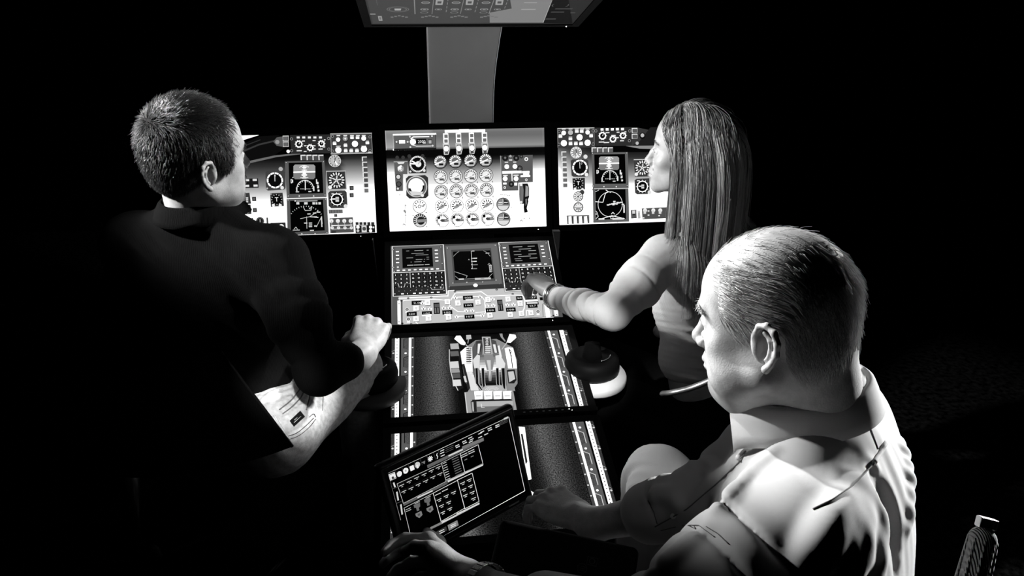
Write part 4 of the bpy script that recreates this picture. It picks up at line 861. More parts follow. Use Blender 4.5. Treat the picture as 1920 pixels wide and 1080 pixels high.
# metal column: a wide plate, its right side sweeping outwards with height, carrying the screens
def column():
    root = thing('monitor_column', 'pale grey metal column rising behind the central monitor to the overhead monitor', 'column')
    y = 2.80; yb = 2.86; n = np.array([0, -1.0, 0]); o = np.array([0, y, 0])
    Lp = [on_plane(px, py, o, n) for px, py in ((799, 40), (800.5, 90), (802, 140), (804, 200), (805.5, 260))]
    Rp = [on_plane(px, py, o, n) for px, py in ((943, 40), (935, 90), (928.5, 140), (925.5, 200), (925, 260))]
    Lp = arc_pts(Lp, 6); Rp = arc_pts(Rp, 6)
    Lp = np.vstack([Lp, [Lp[-1][0], y, 0.0]]); Rp = np.vstack([Rp, [Rp[-1][0], y, 0.0]])
    def plate(A, B, y0, y1, name, m):
        V, F = [], []; k = len(A)
        for a, b in zip(A, B): V += [(a[0], y0, a[2]), (b[0], y0, b[2]), (b[0], y1, b[2]), (a[0], y1, a[2])]
        for i in range(k - 1):
            for j in range(4): F.append([4 * i + j, 4 * i + (j + 1) % 4, 4 * i + 4 + (j + 1) % 4, 4 * i + 4 + j])
        F += [[0, 1, 2, 3][::-1], [4 * k - 4 + j for j in range(4)]]
        return me_obj(name, np.array(V), F, m, root, smooth=False)
    e = np.array([.005, 0, 0]); f = np.array([.0022, 0, 0])
    plate(Lp + e, Rp - f, y, yb, 'face_panel', MT['column'])
    plate(Lp, Lp + e, y - .004, yb, 'edge_strip', MT['white_edge']); plate(Rp - f, Rp, y - .003, yb, 'edge_strip', MT['white_edge'])
    return root
column()

def stand():
    """black steel frame carrying the seven monitors"""
    root = thing('monitor_rack', 'black steel rack that carries the tiers of monitors', 'rack'); m = MT['black_plastic']
    def bar(a, b, r, name='strut'):
        V, F = tube([a, b], r, 8); me_obj(name, V, F, m, root, smooth=False)
    for x in (-.02, .35):
        bar((x, 2.60, 0), (x, 2.60, 1.0), .022, 'upright'); bar((x, 2.60, .02), (x, 1.45, .02), .02, 'foot'); bar((x, 1.5, .02), (x, 1.5, .43), .02, 'upright')
        bar((x, 2.58, .64), (x, 1.40, .43), .018)
    bar((-.75, 2.60, .98), (1.05, 2.60, .98), .022, 'crossbar'); bar((.16, 2.60, .98), (.16, 2.80, .98), .02, 'bracket'); bar((.16, 2.78, 1.72), (.16, 1.95, 1.66), .02, 'arm')
    for q in ([(1037, 434), (1050.5, 434), (1047, 488)], [(697.5, 450), (699.5, 450), (712, 560)]):
        f = [P(x, y, 2.44) for x, y in q]; g = [v + np.array([0, .02, 0]) for v in f]
        me_obj('side_plate', np.array(f + g), [[0, 1, 2], [5, 4, 3], [0, 3, 4, 1], [1, 4, 5, 2], [2, 5, 3, 0]], MT['column_dark'], root, smooth=False)
    return root
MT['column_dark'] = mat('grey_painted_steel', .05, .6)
stand()

# curved white trays with a round black control base, one each side of the pedestal
def control_base(px, py, d, label, sx, bright=True):
    root = thing('control_base', label, 'controller'); c = P(px, py, d)
    # tray: rounded slab
    out = []
    for a in np.linspace(0, 345, 30): out.append((sx * math.cos(math.radians(a)) * .100, -math.sin(math.radians(a)) * .115 + .02))
    k = len(out); V = []; F = []
    for z, s in ((0, .97), (-.006, 1.0), (-.018, 1.0), (-.024, .96)):
        for x, y in out: V.append((c[0] + x * s, c[1] + y * s, c[2] - .02 + z))
    for j in range(3):
        for i in range(k): F.append([j * k + i, j * k + (i + 1) % k, (j + 1) * k + (i + 1) % k, (j + 1) * k + i])
    F += [list(range(k))[::-1], [3 * k + i for i in range(k)]]
    me_obj('tray', np.array(V), F, MT['white_plastic'] if bright else MT['column_dark'], root)  # left tray is dark by material: its shade is put into the colour
    prof = [(.0, -.02), (.066, -.02), (.076, -.008), (.078, .012), (.074, .030), (.058, .040), (.054, .034), (.0, .030)]
    V, F = [], []; n = 40
    for r, z in prof:
        for i in range(n): a = 2 * math.pi * i / n; V.append((c[0] + r * math.cos(a), c[1] + .015 + r * math.sin(a), c[2] + z))
    for j in range(len(prof) - 1):
        for i in range(n): F.append([j * n + i, j * n + (i + 1) % n, (j + 1) * n + (i + 1) % n, (j + 1) * n + i])
    me_obj('round_cup', np.array(V), F, MT['black_plastic'], root)
    V, F = tube([(c[0] + .05 * math.cos(a), c[1] + .015 + .05 * math.sin(a), c[2] + .041) for a in np.linspace(-1.3, -.2, 14)], .0016, 6); me_obj('trim_line', V, F, MT['chrome'], root)
    V, F = tube([c + np.array([0, .015, .02]), c + np.array([0, .02, .07])], [.03, .022], 16); me_obj('stick_boot', V, F, MT['black_cloth'], root)
    V, F = tube([c + np.array([0, 0, -.04]), np.array([c[0], c[1], 0.0])], .02, 10); me_obj('post', V, F, MT['black_plastic'], root)
    return root
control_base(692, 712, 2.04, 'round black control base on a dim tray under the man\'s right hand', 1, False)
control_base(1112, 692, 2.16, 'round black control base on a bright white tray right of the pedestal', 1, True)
# ---------------------------------------------------------------- people: helpers
def unit(v): v = np.array(v, float); return v / np.linalg.norm(v)
def basis(y, z):
    """columns x, y, z from a forward and a rough up direction"""
    y = unit(y); x = unit(np.cross(y, z)); return np.stack([x, y, np.cross(x, y)], 1)

def hand(s, R, O, side=1, curl=(40, 45, 40), spread=1.0, thumb=0.0, sc=1.0, curls=None):
    """R: y along the hand to the knuckles, z out of the back; side=1 puts the thumb at +x"""
    s.at(R, O, sc); X = side
    s.cone((X * .004, -.035, 0), (X * .002, .006, 0), .025, .024, k=.02)
    kn = [(.031, .084, .002), (.0105, .090, .005), (-.0105, .086, .004), (-.0300, .076, .0)]
    for i, (x, y, z) in enumerate(kn): s.cone((X * x * .45, .008, -.001), (X * x, y, z - .004), .0155, .0122, k=.007)
    s.ell((0, .045, -.006), (.040, .045, .014), .015)
    s.ell((X * .026, .030, -.012), (.018, .032, .016), .012)
    L = [(.041, .024, .020), (.045, .028, .021), (.042, .026, .021), (.033, .019, .018)]; rr = [.0092, .0095, .0090, .0078]
    for i in range(4):
        cu = curls[i] if curls else curl; p = np.array([X * kn[i][0], kn[i][1], kn[i][2] - .003]); a = 0; q = [p]
        yaw = X * (kn[i][0] * 3.2 * spread)
        for l, c in zip(L[i], cu):
            a += math.radians(c); p = p + l * np.array([math.sin(yaw) * math.cos(a), math.cos(yaw) * math.cos(a), -math.sin(a)]); q.append(p)
        s.cone(q[0], q[1], rr[i] * 1.15, rr[i], k=.004); s.cone(q[1], q[2], rr[i] * 1.03, rr[i] * .92, k=.003); s.cone(q[2], q[3], rr[i] * .95, rr[i] * .80, k=.003)
        s.ell(q[0] + np.array([0, 0, .003]), (.0112, .0120, .0105), .005)
    t = thumb; q = [(X * .022, .008, -.010), (X * (.046), .036, -.018 - .01 * t), (X * (.052 - .016 * t), .064, -.024 - .02 * t), (X * (.048 - .034 * t), .088, -.026 - .034 * t)]
    s.cone(q[0], q[1], .0165, .0125, k=.012); s.cone(q[1], q[2], .0115, .0105, k=.004); s.cone(q[2], q[3], .0105, .0085, k=.003)
    s.at(np.eye(3), np.zeros(3)); return s

def limb_fold(a, b, amp, lam, r, phase=0.0, t0=0.0, t1=1.0, twist=0.0, skew=0.0):
    """cloth rucked up in rings along the limb from a to b"""
    a, b = np.array(a, float), np.array(b, float); ab = b - a; L = np.linalg.norm(ab); n = ab / L; u = unit(np.cross(n, [0.3, .2, 1])); v = np.cross(n, u)
    def f(Pn, d):
        X = Pn - a.astype(np.float32); t = X @ n.astype(np.float32) / L; rad = X - (t * L)[:, None] * n.astype(np.float32)
        m = (np.linalg.norm(rad, axis=1) < r) & (t > t0) & (t < t1) & (np.abs(d) < .03)
        if not m.any(): return d
        T = t[m]; an = np.arctan2(rad[m] @ v, rad[m] @ u); w = np.clip((T - t0) / .12, 0, 1) * np.clip((t1 - T) / .12, 0, 1)
        ph = 2 * math.pi * T * L / lam + phase + skew * np.sin(an + twist) + .9 * np.sin(2 * an + T * 7 + phase) + .5 * np.sin(T * 23)
        g = np.abs(np.sin(ph / 2)); d = d.copy(); d[m] -= w * amp * (1 - 1.6 * (1 - g) ** 2 - .4) * (.6 + .4 * np.sin(an * 1.0 + T * 9)); return d
    return f
def folds(o, d, lam, amp, stretch, R=.3, seed=0, c=None):
    """long soft folds: waves across direction d, slowly bending"""
    rs = np.random.RandomState(seed); d = unit(d); o = np.array(o, float); k = rs.rand(6) * 6.28; e = unit(np.cross(d, stretch))
    def f(Pn, D):
        X = Pn - o; m = ((X ** 2).sum(1) < R * R) & (np.abs(D) < .03)
        if not m.any(): return D
        X = X[m]; a = X @ d; b = X @ e; s = X @ unit(stretch); w = np.clip(1.6 * (1 - np.sqrt((X ** 2).sum(1)) / R), 0, 1)
        g = np.sin(6.283 * a / lam + k[0] + 2.0 * np.sin(s * 12 + k[1] + b * 6) + .8 * np.sin(b * 21 + k[2])) * (.6 + .4 * np.sin(s * 19 + k[3])) + .4 * np.sin(6.283 * a / (lam * .47) + k[4] + 2 * np.sin(s * 9 + k[5]))
        g = g * np.clip(.75 + .55 * np.sin(s * 17 + 2.2 * np.sin(b * 13 + k[1]) + k[5]), .1, 1.3); D = D.copy(); D[m] -= amp * g * w; return D
    return f


def hair_mesh(paths, r0, name, m, parent, taper=.3, shade=None):
    """paths (n, k, 3): thin three-sided tubes"""
    paths = np.asarray(paths, float); n, k, _ = paths.shape
    T = np.gradient(paths, axis=1); T /= np.linalg.norm(T, axis=2, keepdims=True) + 1e-9
    ref = np.array([.31, .52, .79]); u = np.cross(T, ref); u /= np.linalg.norm(u, axis=2, keepdims=True) + 1e-9; v = np.cross(T, u)
    r = (np.array(r0).reshape(-1, 1) if not np.isscalar(r0) else np.full((n, 1), r0)) * (1 - (1 - taper) * np.linspace(0, 1, k) ** 2)[None]
    V = np.stack([paths + r[..., None] * (math.cos(a) * u + math.sin(a) * v) for a in (0, 2.0944, 4.18879)], 2).reshape(-1, 3)
    i = np.arange(n)[:, None, None] * k * 3 + np.arange(k - 1)[None, :, None] * 3; j = np.arange(3)[None, None]; j2 = (np.arange(3)[None, None] + 1) % 3
    F = np.stack([i + j, i + j2, i + 3 + j2, i + 3 + j], -1).reshape(-1, 4)
    me = bpy.data.meshes.new(name); me.vertices.add(len(V)); me.vertices.foreach_set('co', V.astype(np.float32).ravel())
    me.loops.add(F.size); me.loops.foreach_set('vertex_index', F.ravel().astype(np.int32)); me.polygons.add(len(F))
    me.polygons.foreach_set('loop_start', np.arange(0, F.size, 4, dtype=np.int32)); me.polygons.foreach_set('loop_total', np.full(len(F), 4, np.int32))
    me.update(calc_edges=True); me.polygons.foreach_set('use_smooth', [True] * len(F)); me.materials.append(m)
    if shade is None: shade = .45 + .55 * np.random.RandomState(11).rand(n)
    at = me.color_attributes.new('Shade', 'FLOAT_COLOR', 'POINT'); cc = np.ones((n, k * 3, 4), np.float32); cc[..., :3] = np.asarray(shade)[:, None, None]; at.data.foreach_set('color', cc.ravel())
    o = bpy.data.objects.new(name, me); COL.objects.link(o); o.parent = parent; o['kind'] = 'stuff'; return o

def sdf_obj(s, h, name, m, parent, smooth=2):
    V, F = s.mesh(h, smooth=smooth); return me_obj(name, V, F, m, parent)

def eyes(R, O, sc, parent):
    for sx in (-1, 1):
        c = R @ (np.array([sx * .0315, .0758, .0035]) * sc) + O
        bm = bmesh.new(); bmesh.ops.create_uvsphere(bm, u_segments=20, v_segments=12, radius=.0122 * sc); e = bm_obj('eyeball', bm, MT['eye'], parent, smooth=True); e.matrix_world = Matrix.Translation(c)
        d = R @ unit([sx * .08, 1, -.12]); bm = bmesh.new(); bmesh.ops.create_uvsphere(bm, u_segments=16, v_segments=8, radius=.0062 * sc)
        i = bm_obj('iris', bm, MT['iris'], parent, smooth=True); i.matrix_world = Matrix.Translation(c + d * .0072 * sc)

def swept(path, prof, name, m, parent, up=None, thick=0.0):
    """ribbon: for each path point a list of profile points already in the room"""
    V = np.array(prof).reshape(-1, 3); k = len(prof[0]); n = len(prof)
    F = [[i * k + j, i * k + j + 1, (i + 1) * k + j + 1, (i + 1) * k + j] for i in range(n - 1) for j in range(k - 1)]
    o = me_obj(name, V, F, m, parent)
    if thick: so = o.modifiers.new('t', 'SOLIDIFY'); so.thickness = thick; so.offset = 0
    return o

def chair(name_label, O, az, arms=True, rail=None, back=None):
    """mesh-backed office chair; O = point on the floor under the seat, az = facing, degrees"""
    root = thing('office_chair', name_label, 'chair', 'office chairs at the cockpit mock-up'); R = rot(0, 0, az); O = np.array(O, float)
    T = lambda p: R @ np.array(p, float) + O; bp = MT['gloss_black']; MM = frame_m(O, R[:, 0], R[:, 1], R[:, 2])
    s = SDF(); s.at(R, O); s.box((0, .0, .455), (.24, .23, .035), .03, .01); s.ell((0, .0, .475), (.22, .21, .03), .02); sdf_obj(s, .012, 'seat', MT['black_cloth'], root)
    if back is not False:
        bk = back if callable(back) else (lambda u, v: (u * (.205 - .03 * abs(v - .45) ** 1.5 * 2), -.255 - .05 * v + .055 * u * u, .56 + .40 * v))
        V, F = [], []; nu, nv = 16, 14                                   # curved padded back
        for sd in (0, 1):
            for a in range(nv + 1):
                for c in range(nu + 1):
                    u, v = c / nu * 2 - 1, a / nv; e = max(0, abs(u) - .8) * 5; th = .014 * (1 - e * e) * (1 - max(0, abs(v - .5) - .42) / .08 * .9) + .001; g = bk(u, v)
                    V.append(T((g[0], g[1] + (th if sd else -th), g[2])))
        m_ = (nu + 1) * (nv + 1); I = lambda sd, a, c: sd * m_ + a * (nu + 1) + c
        for a in range(nv):
            for c in range(nu): F.append([I(0, a, c), I(0, a, c + 1), I(0, a + 1, c + 1), I(0, a + 1, c)]); F.append([I(1, a, c), I(1, a + 1, c), I(1, a + 1, c + 1), I(1, a, c + 1)])
            F.append([I(0, a, 0), I(0, a + 1, 0), I(1, a + 1, 0), I(1, a, 0)]); F.append([I(0, a, nu), I(1, a, nu), I(1, a + 1, nu), I(0, a + 1, nu)])
        for c in range(nu): F.append([I(0, 0, c), I(1, 0, c), I(1, 0, c + 1), I(0, 0, c + 1)]); F.append([I(0, nv, c), I(0, nv, c + 1), I(1, nv, c + 1), I(1, nv, c)])
        me_obj('backrest', np.array(V), F, MT['black_cloth'], root)
        for sx in (-1, 1):
            V, F = tube([T(bk(sx * 1.01, v)) for v in np.linspace(0, 1, 8)], .0035, 6); me_obj('back_frame', V, F, bp, root)
    V, F = tube([T((0, -.25, .72 if back is not False else .56)), T((0, -.28, .55)), T((0, -.20, .43)), T((0, 0, .42))], .016, 8); me_obj('back_support', V, F, bp, root)
    V, F = tube([T((0, 0, .44)), T((0, 0, .28)), T((0, 0, .08))], [.03, .026, .026], 12); me_obj('gas_lift', V, F, MT['chrome'], root)
    for i in range(5):
        a = 2 * math.pi * i / 5 + .3; e = (math.cos(a) * .30, math.sin(a) * .30)
        V, F = tube([T((0, 0, .10)), T((e[0] * .6, e[1] * .6, .095)), T((e[0], e[1], .075))], [.028, .022, .016], 8); me_obj('leg', V, F, bp, root)
        V, F = tube([T((e[0] - .012 * math.sin(a), e[1] + .012 * math.cos(a), .03)), T((e[0] + .012 * math.sin(a), e[1] - .012 * math.cos(a), .03))], .029, 14); me_obj('caster', V, F, bp, root)
    if arms:
        for sx in (-1, 1):
            pts = arc_pts([T((sx * .24, -.18, .62)), T((sx * .285, -.06, .66)), T((sx * .285, .10, .66)), T((sx * .27, .17, .60)), T((sx * .24, .06, .44))], 8)
            V, F = tube(pts, .011, 10); me_obj('arm', V, F, MT['chrome'] if sx > 0 or True else bp, root)
    if rail is not None:
        V, F = tube(arc_pts(rail, 8), .0105, 12, flat=(1, .7)); me_obj('chrome_rail', V, F, MT['steel'], root)
    return root

def dense(path, n=4):
    p = np.array(path, float); return [tuple(p[i] + (p[i + 1] - p[i]) * t) for i in range(len(p) - 1) for t in np.arange(n) / n] + [tuple(p[-1])]
def ridges(s, paths, r=.006, k=.022, sink=.6, op='u', deep=None):
    """raised folds (or carved pleats) along paths seen at the given pixels, laid on the garment"""
    found = []
    for path in paths:
        q = [s.hit(EYE, unit(P(x, y, 1) - EYE)) for x, y in path]; q = [h for h in q if h is not None]
        if len(q) > 1: found.append(q)
    for q in found:
        pts = arc_pts([h + unit(h - EYE) * (r * sink) for h in q], 3); n = len(pts)
        for i in range(n - 1):
            f = .35 + .65 * math.sin(math.pi * min(1, (i + .8) / n * 1.1)) ; s.cone(pts[i], pts[i + 1], r * f, r * f, k=k, op=op)
    return s

def fur(sd, V, n, leng, comb, r, m, parent, seed=1, K=5, lift=.5, name='hair', jitter=.22, keep=None, shade=None):
    """strands rooted on a modelled scalp; comb(P) gives the lie of the hair in the room"""
    rs = np.random.RandomState(seed); Q = V[rs.randint(0, len(V), n)] + rs.randn(n, 3) * .0012
    if keep is not None: Q = Q[keep(Q, rs.rand(n))]; n = len(Q)
    def grad(X): h = .002; G = np.stack([sd.field(X + np.eye(3)[a] * h) - sd.field(X - np.eye(3)[a] * h) for a in range(3)], 1); return G / (np.linalg.norm(G, axis=1)[:, None] + 1e-9)
    N = grad(Q); Q = Q - N * sd.field(Q)[:, None]; d = comb(Q); d = d - (d * N).sum(1)[:, None] * N; d /= np.linalg.norm(d, axis=1)[:, None] + 1e-6
    v = N * lift + d * (1 - lift) + rs.randn(n, 3) * jitter; v /= np.linalg.norm(v, axis=1)[:, None]; L = leng(Q) if callable(leng) else np.full(n, leng); L = L * (.65 + .7 * rs.rand(n)); p = Q; out = np.zeros((n, K, 3)); out[:, 0] = p - N * .001
    for i in range(1, K):
        v = v + d * .25; v /= np.linalg.norm(v, axis=1)[:, None]; p = p + v * (L / (K - 1))[:, None]; e = sd.field(p); b = e < .0008; p = p + N * (np.maximum(.0008 - e, 0) * b)[:, None]; out[:, i] = p
    return hair_mesh(out, r * (.7 + .6 * rs.rand(n)), name, m, parent, shade=shade)

def brows(R, O, sc, parent, m, n=150, ln=.007, r=.00028, sd=None):
    rs = np.random.RandomState(4); w = lambda q: (np.array(q) * sc) @ R.T + O
    for sx in (-1, 1):
        base = arc_pts([(sx * .013, .0955, .0245), (sx * .024, .0955, .0305), (sx * .036, .0895, .0315), (sx * .048, .0770, .0255)], 12); t = rs.rand(n); i = (t * (len(base) - 2)).astype(int); p = w(base[i] + rs.randn(n, 3) * [.0006, .0003, .0016]); d = (np.stack([sx * np.ones(n), -.25 - .3 * t, .35 - .5 * t], 1) + rs.randn(n, 3) * .25) @ R.T; out = [p]
        if sd is not None:
            for _ in range(5): e = sd.field(p); p = p - np.outer(e - .0003, R[:, 1]) * .9
            out = [p]
        for _ in range(3): out.append(out[-1] + d * ln / 3)
        hair_mesh(np.stack(out, 1), r, 'eyebrow', m, parent)
        V, F = tube(w(arc_pts([(sx * .0195, .0872, .0040), (sx * .027, .0916, .0078), (sx * .036, .0905, .0078), (sx * .0455, .0795, .0015)], 6)), .0009 * sc, 6); me_obj('eyelashes', V, F, MT['scalp_dark'], parent)
# ---------------------------------------------------------------- the grey-haired man with the tablet
pO = thing('person', 'grey-haired man in a pale button shirt sitting with a tablet, head bowed', 'person')
RO = rot(-10, -.7, 46.3); HO = P(1454.5, 604.6, 1.046); SO = 1.02
NO = np.array([.542, .89, 1.040]); fO = unit([-.788, .616, 0]); lO = np.array([-fO[1], fO[0], 0]) ; up = np.array([0, 0, 1.0])
BO = np.stack([-lO, unit(fO + .0 * up), up], 1)                 # x right, y forward, z up
BOt = BO @ rot(-14, 0, 0)                                        # trunk bowed forward
tO = lambda p: BOt @ np.array(p, float) + NO
shL, shR = tO((-.175, .0, -.075)), tO((.175, .0, -.075))
elL = P(1225, 1205, .90); wrL = P(895, 1098, 1.15)
elR = P(1318, 940, 1.24); wrR = P(1110, 985, 1.36)
s = SDF(); head(s, RO, HO, SO, fat=1, old=1, nose=1.15)
hl = lambda p: RO @ (np.array(p, float) * SO) + HO
s.cone(hl((0, -.025, -.03)), NO + up * .01 + fO * .005, .060, .068, k=.03); s.cone(hl((0, .03, -.085)), NO + fO * .045 - up * .01, .040, .05, k=.03)
s.cone(hl((0, -.055, -.035)), NO - fO * .03 - up * .02, .045, .055, k=.03)
headV, headF = s.mesh(.0019); hsO = s
b = SDF(); b.cone(hl((0, -.02, -.06)), NO, .055, .062, k=.02); b.at(BOt, NO); b.cone((0, 0, 0), (0, 0, -.2), .06, .09); b.ell((0, .03, -.22), (.14, .09, .2), .05); b.ell((0, .05, -.42), (.14, .11, .16), .05); b.cone((-.15, 0, -.07), (.15, 0, -.07), .045); b.at(np.eye(3), np.zeros(3))
b.chain([shL, elL, wrL], [.045, .040, .027], k=.02); b.chain([shR, elR, wrR], [.045, .040, .027], k=.02)
# hands: the left thumb lies on the tablet's corner, the right holds its far lower edge
TBo = np.array([.056, 1.183, .765]); TBR = np.array([[.871, -.185, .456], [.484, .154, -.861], [.089, .971, .223]])
tb = lambda x, y, z: TBo + TBR @ np.array([x, y, z])
lh = basis(tb(-.135, -.03, 0) - wrL, TBR[:, 0] * .75 + TBR[:, 2] * .66 )
hand(b, lh, wrL + (tb(-.10, -.10, .0) - wrL) * .28, side=-1, curl=(38, 48, 30), thumb=.5, sc=1.05)
b.chain([wrL, wrL + (tb(-.10, -.10, .0) - wrL) * .2], [.027, .026], k=.02)
b.chain([wrL + (tb(-.1, -.1, 0) - wrL) * .35, tb(-.085, -.105, .035), tb(-.080, -.075, .022), tb(-.092, -.052, .010)], [.018, .0135, .0125, .0095], k=.008)
rh = basis(tb(.14, -.075, 0) - wrR, up)
hand(b, rh, wrR + unit(tb(.14, -.075, 0) - wrR) * .035, side=1, curl=(25, 40, 35), thumb=.3, sc=1.03)
bodyV, bodyF = b.mesh(.0042)
V, F = merge((headV, headF.tolist()), (bodyV, bodyF.tolist()))
me_obj('body', V, F, MT['skin'], pO); eyes(RO, HO, SO, pO); brows(RO, HO, SO, pO, MT['grey_hair'], 170, .009, .00035, hsO)

# shirt
s = SDF(); s.at(BOt, NO)
s.cone((-.145, .0, -.075), (.145, .0, -.075), .066, .066, k=.05); s.ell((0, .025, -.18), (.185, .128, .17), .06)
s.ell((0, -.045, -.17), (.165, .075, .16), .05); s.ell((0, .055, -.38), (.190, .165, .22), .06); s.ell((0, .05, -.55), (.20, .17, .16), .05)
s.pair('cone', (.125, -.005, -.060), (.05, -.012, -.012), .045, .050, k=.04)
s.cone((0, -.02, -.03), (0, .03, -.05), .068, .06, k=.03); s.pair('cone', (.15, -.02, -.15), (.155, -.01, -.30), .070, .082, k=.07)
s.at(np.eye(3), np.zeros(3))
s.chain([shL, (shL + elL) / 2, elL], [.078, .070, .064], k=.045); s.chain([elL, elL + (wrL - elL) * .55], [.060, .048], k=.02)
s.chain([shR, (shR + elR) / 2, elR], [.076, .066, .058], k=.045); s.chain([elR, elR + (wrR - elR) * .42], [.055, .050], k=.02)
cuffR = elR + (wrR - elR) * .42; nR = unit(wrR - elR); 
s.chain([cuffR - nR * .03, cuffR + nR * .006], [.054, .052], k=.004)
# hollow for the neck opening
s.cone(NO + up * .12 + fO * .01, NO + up * .02 + fO * .01, .070, .066, k=.01, op='s')
s.post = [limb_fold(shL, elL, .0075, .055, .13, 1.0, .05, 1.0, skew=1.5), limb_fold(shR, elR, .007, .06, .10, 2.0, .2, 1.0, skew=1.2),
          folds(tO((-.05, -.14, -.28)), lO * .95 + fO * .2, .060, .0028, BOt[:, 2], R=.30, seed=3), folds(tO((-.08, .14, -.25)), BOt[:, 2] * .8 + lO * .6, .075, .004, fO - lO, R=.22, seed=5),
          folds(tO((0, 0, -.55)), BOt[:, 2], .05, .008, lO, R=.25, seed=8), limb_fold(elR, wrR, .006, .035, .08, .5, 0, .45)]
ridges(s, [[(1600, 905), (1592, 980), (1570, 1078)], [(1618, 890), (1614, 980), (1600, 1078)], [(1632, 885), (1636, 980), (1640, 1078)], [(1548, 965), (1522, 1025), (1490, 1078)], [(1575, 935), (1556, 1000), (1525, 1078)]], .0048, .030)
ridges(s, [[(1398, 850), (1340, 905), (1300, 955)], [(1450, 850), (1400, 900), (1345, 960)], [(1250, 1010), (1210, 1040), (1170, 1078)], [(1320, 1000), (1260, 1050), (1230, 1078)], [(1215, 935), (1250, 925), (1275, 945)], [(1300, 870), (1330, 880), (1350, 905)], [(1690, 830), (1702, 900), (1700, 990)]], .0055, .018)
ridges(s, [[(1646, 878), (1662, 930), (1678, 1000), (1684, 1078)], [(1655, 890), (1676, 950), (1690, 1030)]], .016, .010, sink=-.15, op='s')
ridges(s, [[(1398, 842), (1384, 868), (1340, 910), (1287, 958), (1228, 992)], [(1413, 895), (1370, 938), (1335, 973)]], .0035, .006, sink=-.3, op='s')
shirt = s; sdf_obj(s, .0036, 'shirt', MT['white_shirt'], pO)

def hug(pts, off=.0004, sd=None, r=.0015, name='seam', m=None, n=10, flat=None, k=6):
    """seams: curve through pixel/depth guesses, pulled onto the garment"""
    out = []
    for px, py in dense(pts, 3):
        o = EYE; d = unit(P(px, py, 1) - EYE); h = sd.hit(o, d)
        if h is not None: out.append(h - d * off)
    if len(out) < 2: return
    V, F = tube(arc_pts(out, 2), r, k, flat=flat); return me_obj(name, V, F, m or MT['stitch_or_crease_shade'], pO)
# collar: stands round the neck and folds over to two points
def collar(C, fwd, left, tilt, rx, ry, front_gap, hgt, fall, parent, m, name='collar', flare=.016, tipy=.012):
    R = basis(fwd, up) @ rot(tilt, 0, 0); n = 56; prof = []; band = []
    for i in range(n + 1):
        a = math.radians(90 + front_gap + (360 - 2 * front_gap) * i / n); t = i / n; e = abs(t - .5) * 2
        c = np.array([rx * math.cos(a), ry * math.sin(a), 0]); out = unit([math.cos(a) / rx, math.sin(a) / ry, 0])
        h = hgt * (1 - .25 * e ** 3); fl = fall * (.86 + .62 * e ** 5); tip = np.array([0, tipy * e ** 6, 0]) + np.array([math.copysign(.016 * e ** 7, c[0]), 0, 0])
        pr = [c + [0, 0, -.012], c + [0, 0, h * .6], c + [0, 0, h], c + out * .004 + [0, 0, h + .003], c + out * .009 + [0, 0, h - .002]]
        for q in (.35, .7, 1.0): pr.append(c + out * (.010 + flare * q) + tip * q + np.array([0, 0, h - fl * q]))
        prof.append([R @ p + C for p in pr])
    return swept(None, prof, name, m, parent, thick=.0022)
colC = NO + up * .024 + fO * .014
collar(colC, unit(fO * .95 + lO * .30), lO, -11, .074, .090, 15, .038, .054, pO, MT['white_shirt'], flare=.010, tipy=-.010)
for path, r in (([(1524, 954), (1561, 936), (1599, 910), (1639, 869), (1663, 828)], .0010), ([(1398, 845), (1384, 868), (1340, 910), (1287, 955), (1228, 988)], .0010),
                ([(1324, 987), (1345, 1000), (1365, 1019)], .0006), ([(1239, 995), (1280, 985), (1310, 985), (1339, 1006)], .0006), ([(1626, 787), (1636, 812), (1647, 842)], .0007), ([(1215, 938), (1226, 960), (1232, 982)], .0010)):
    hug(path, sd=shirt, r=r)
hug([(1639, 868), (1650, 850), (1662, 828)], off=.002, sd=shirt, r=.0034, name='hanger_loop', m=MT['white_shirt'], k=8)
for x, y in ((1262, 968), (1385, 858)):
    h = shirt.hit(EYE, unit(P(x, y, 1) - EYE))
    if h is not None: V, F = tube([h, h - unit(h - EYE) * .0025], .0045, 14); me_obj('shirt_button', V, F, MT['white_plastic'], pO)
# ---------------------------------------------------------------- the blonde woman reaching to the keypad
pW = thing('person', 'blonde woman in a pale knit sweater reaching out to the keypad monitor', 'person')
RW = rot(1.4, -.8, 61.3); HW = P(1292.2, 287.8, 1.971); SW = .95
NW = P(1318, 432, 2.06); fW = unit([-.62, .78, 0]); lW = np.array([-fW[1], fW[0], 0])
BW = np.stack([-lW, fW, up], 1) @ rot(-10, 0, 0); tW = lambda p: BW @ np.array(p, float) + NW
shWl, shWr = P(1243, 482, 1.985), tW((.15, 0, -.06)); elW = P(1150, 588, 1.88); wrW = P(1040, 556, 2.10); knW = P(1006, 516, 2.21)
s = SDF(); head(s, RW, HW, SW, fem=1)
hw = lambda p: RW @ (np.array(p, float) * SW) + HW
s.cone(hw((0, -.02, -.04)), NW, .050, .054, k=.03); headV, headF = s.mesh(.0019); hsW = s
b = SDF(); b.cone(hw((0, -.02, -.05)), NW, .048, .052, k=.02); b.at(BW, NW); b.cone((0, 0, 0), (0, 0, -.15), .055, .08); b.ell((0, .03, -.2), (.12, .08, .17), .05); b.ell((0, .03, -.42), (.11, .09, .14), .05); b.cone((-.12, 0, -.06), (.12, 0, -.06), .035); b.at(np.eye(3), np.zeros(3))
b.chain([shWl, elW, wrW], [.038, .034, .023], k=.02); b.chain([shWr, tW((.20, .05, -.32)), tW((.12, .25, -.36))], [.038, .034, .022], k=.02)
nS = np.array([0, -.88, .474])
hR = basis(knW - wrW, unit(nS + np.array([.55, -.2, .1])))
hand(b, hR, wrW + unit(knW - wrW) * .03, side=1, curls=[(28, 42, 22), (40, 55, 35), (50, 60, 40), (58, 60, 40)], thumb=.55, sc=1.0)
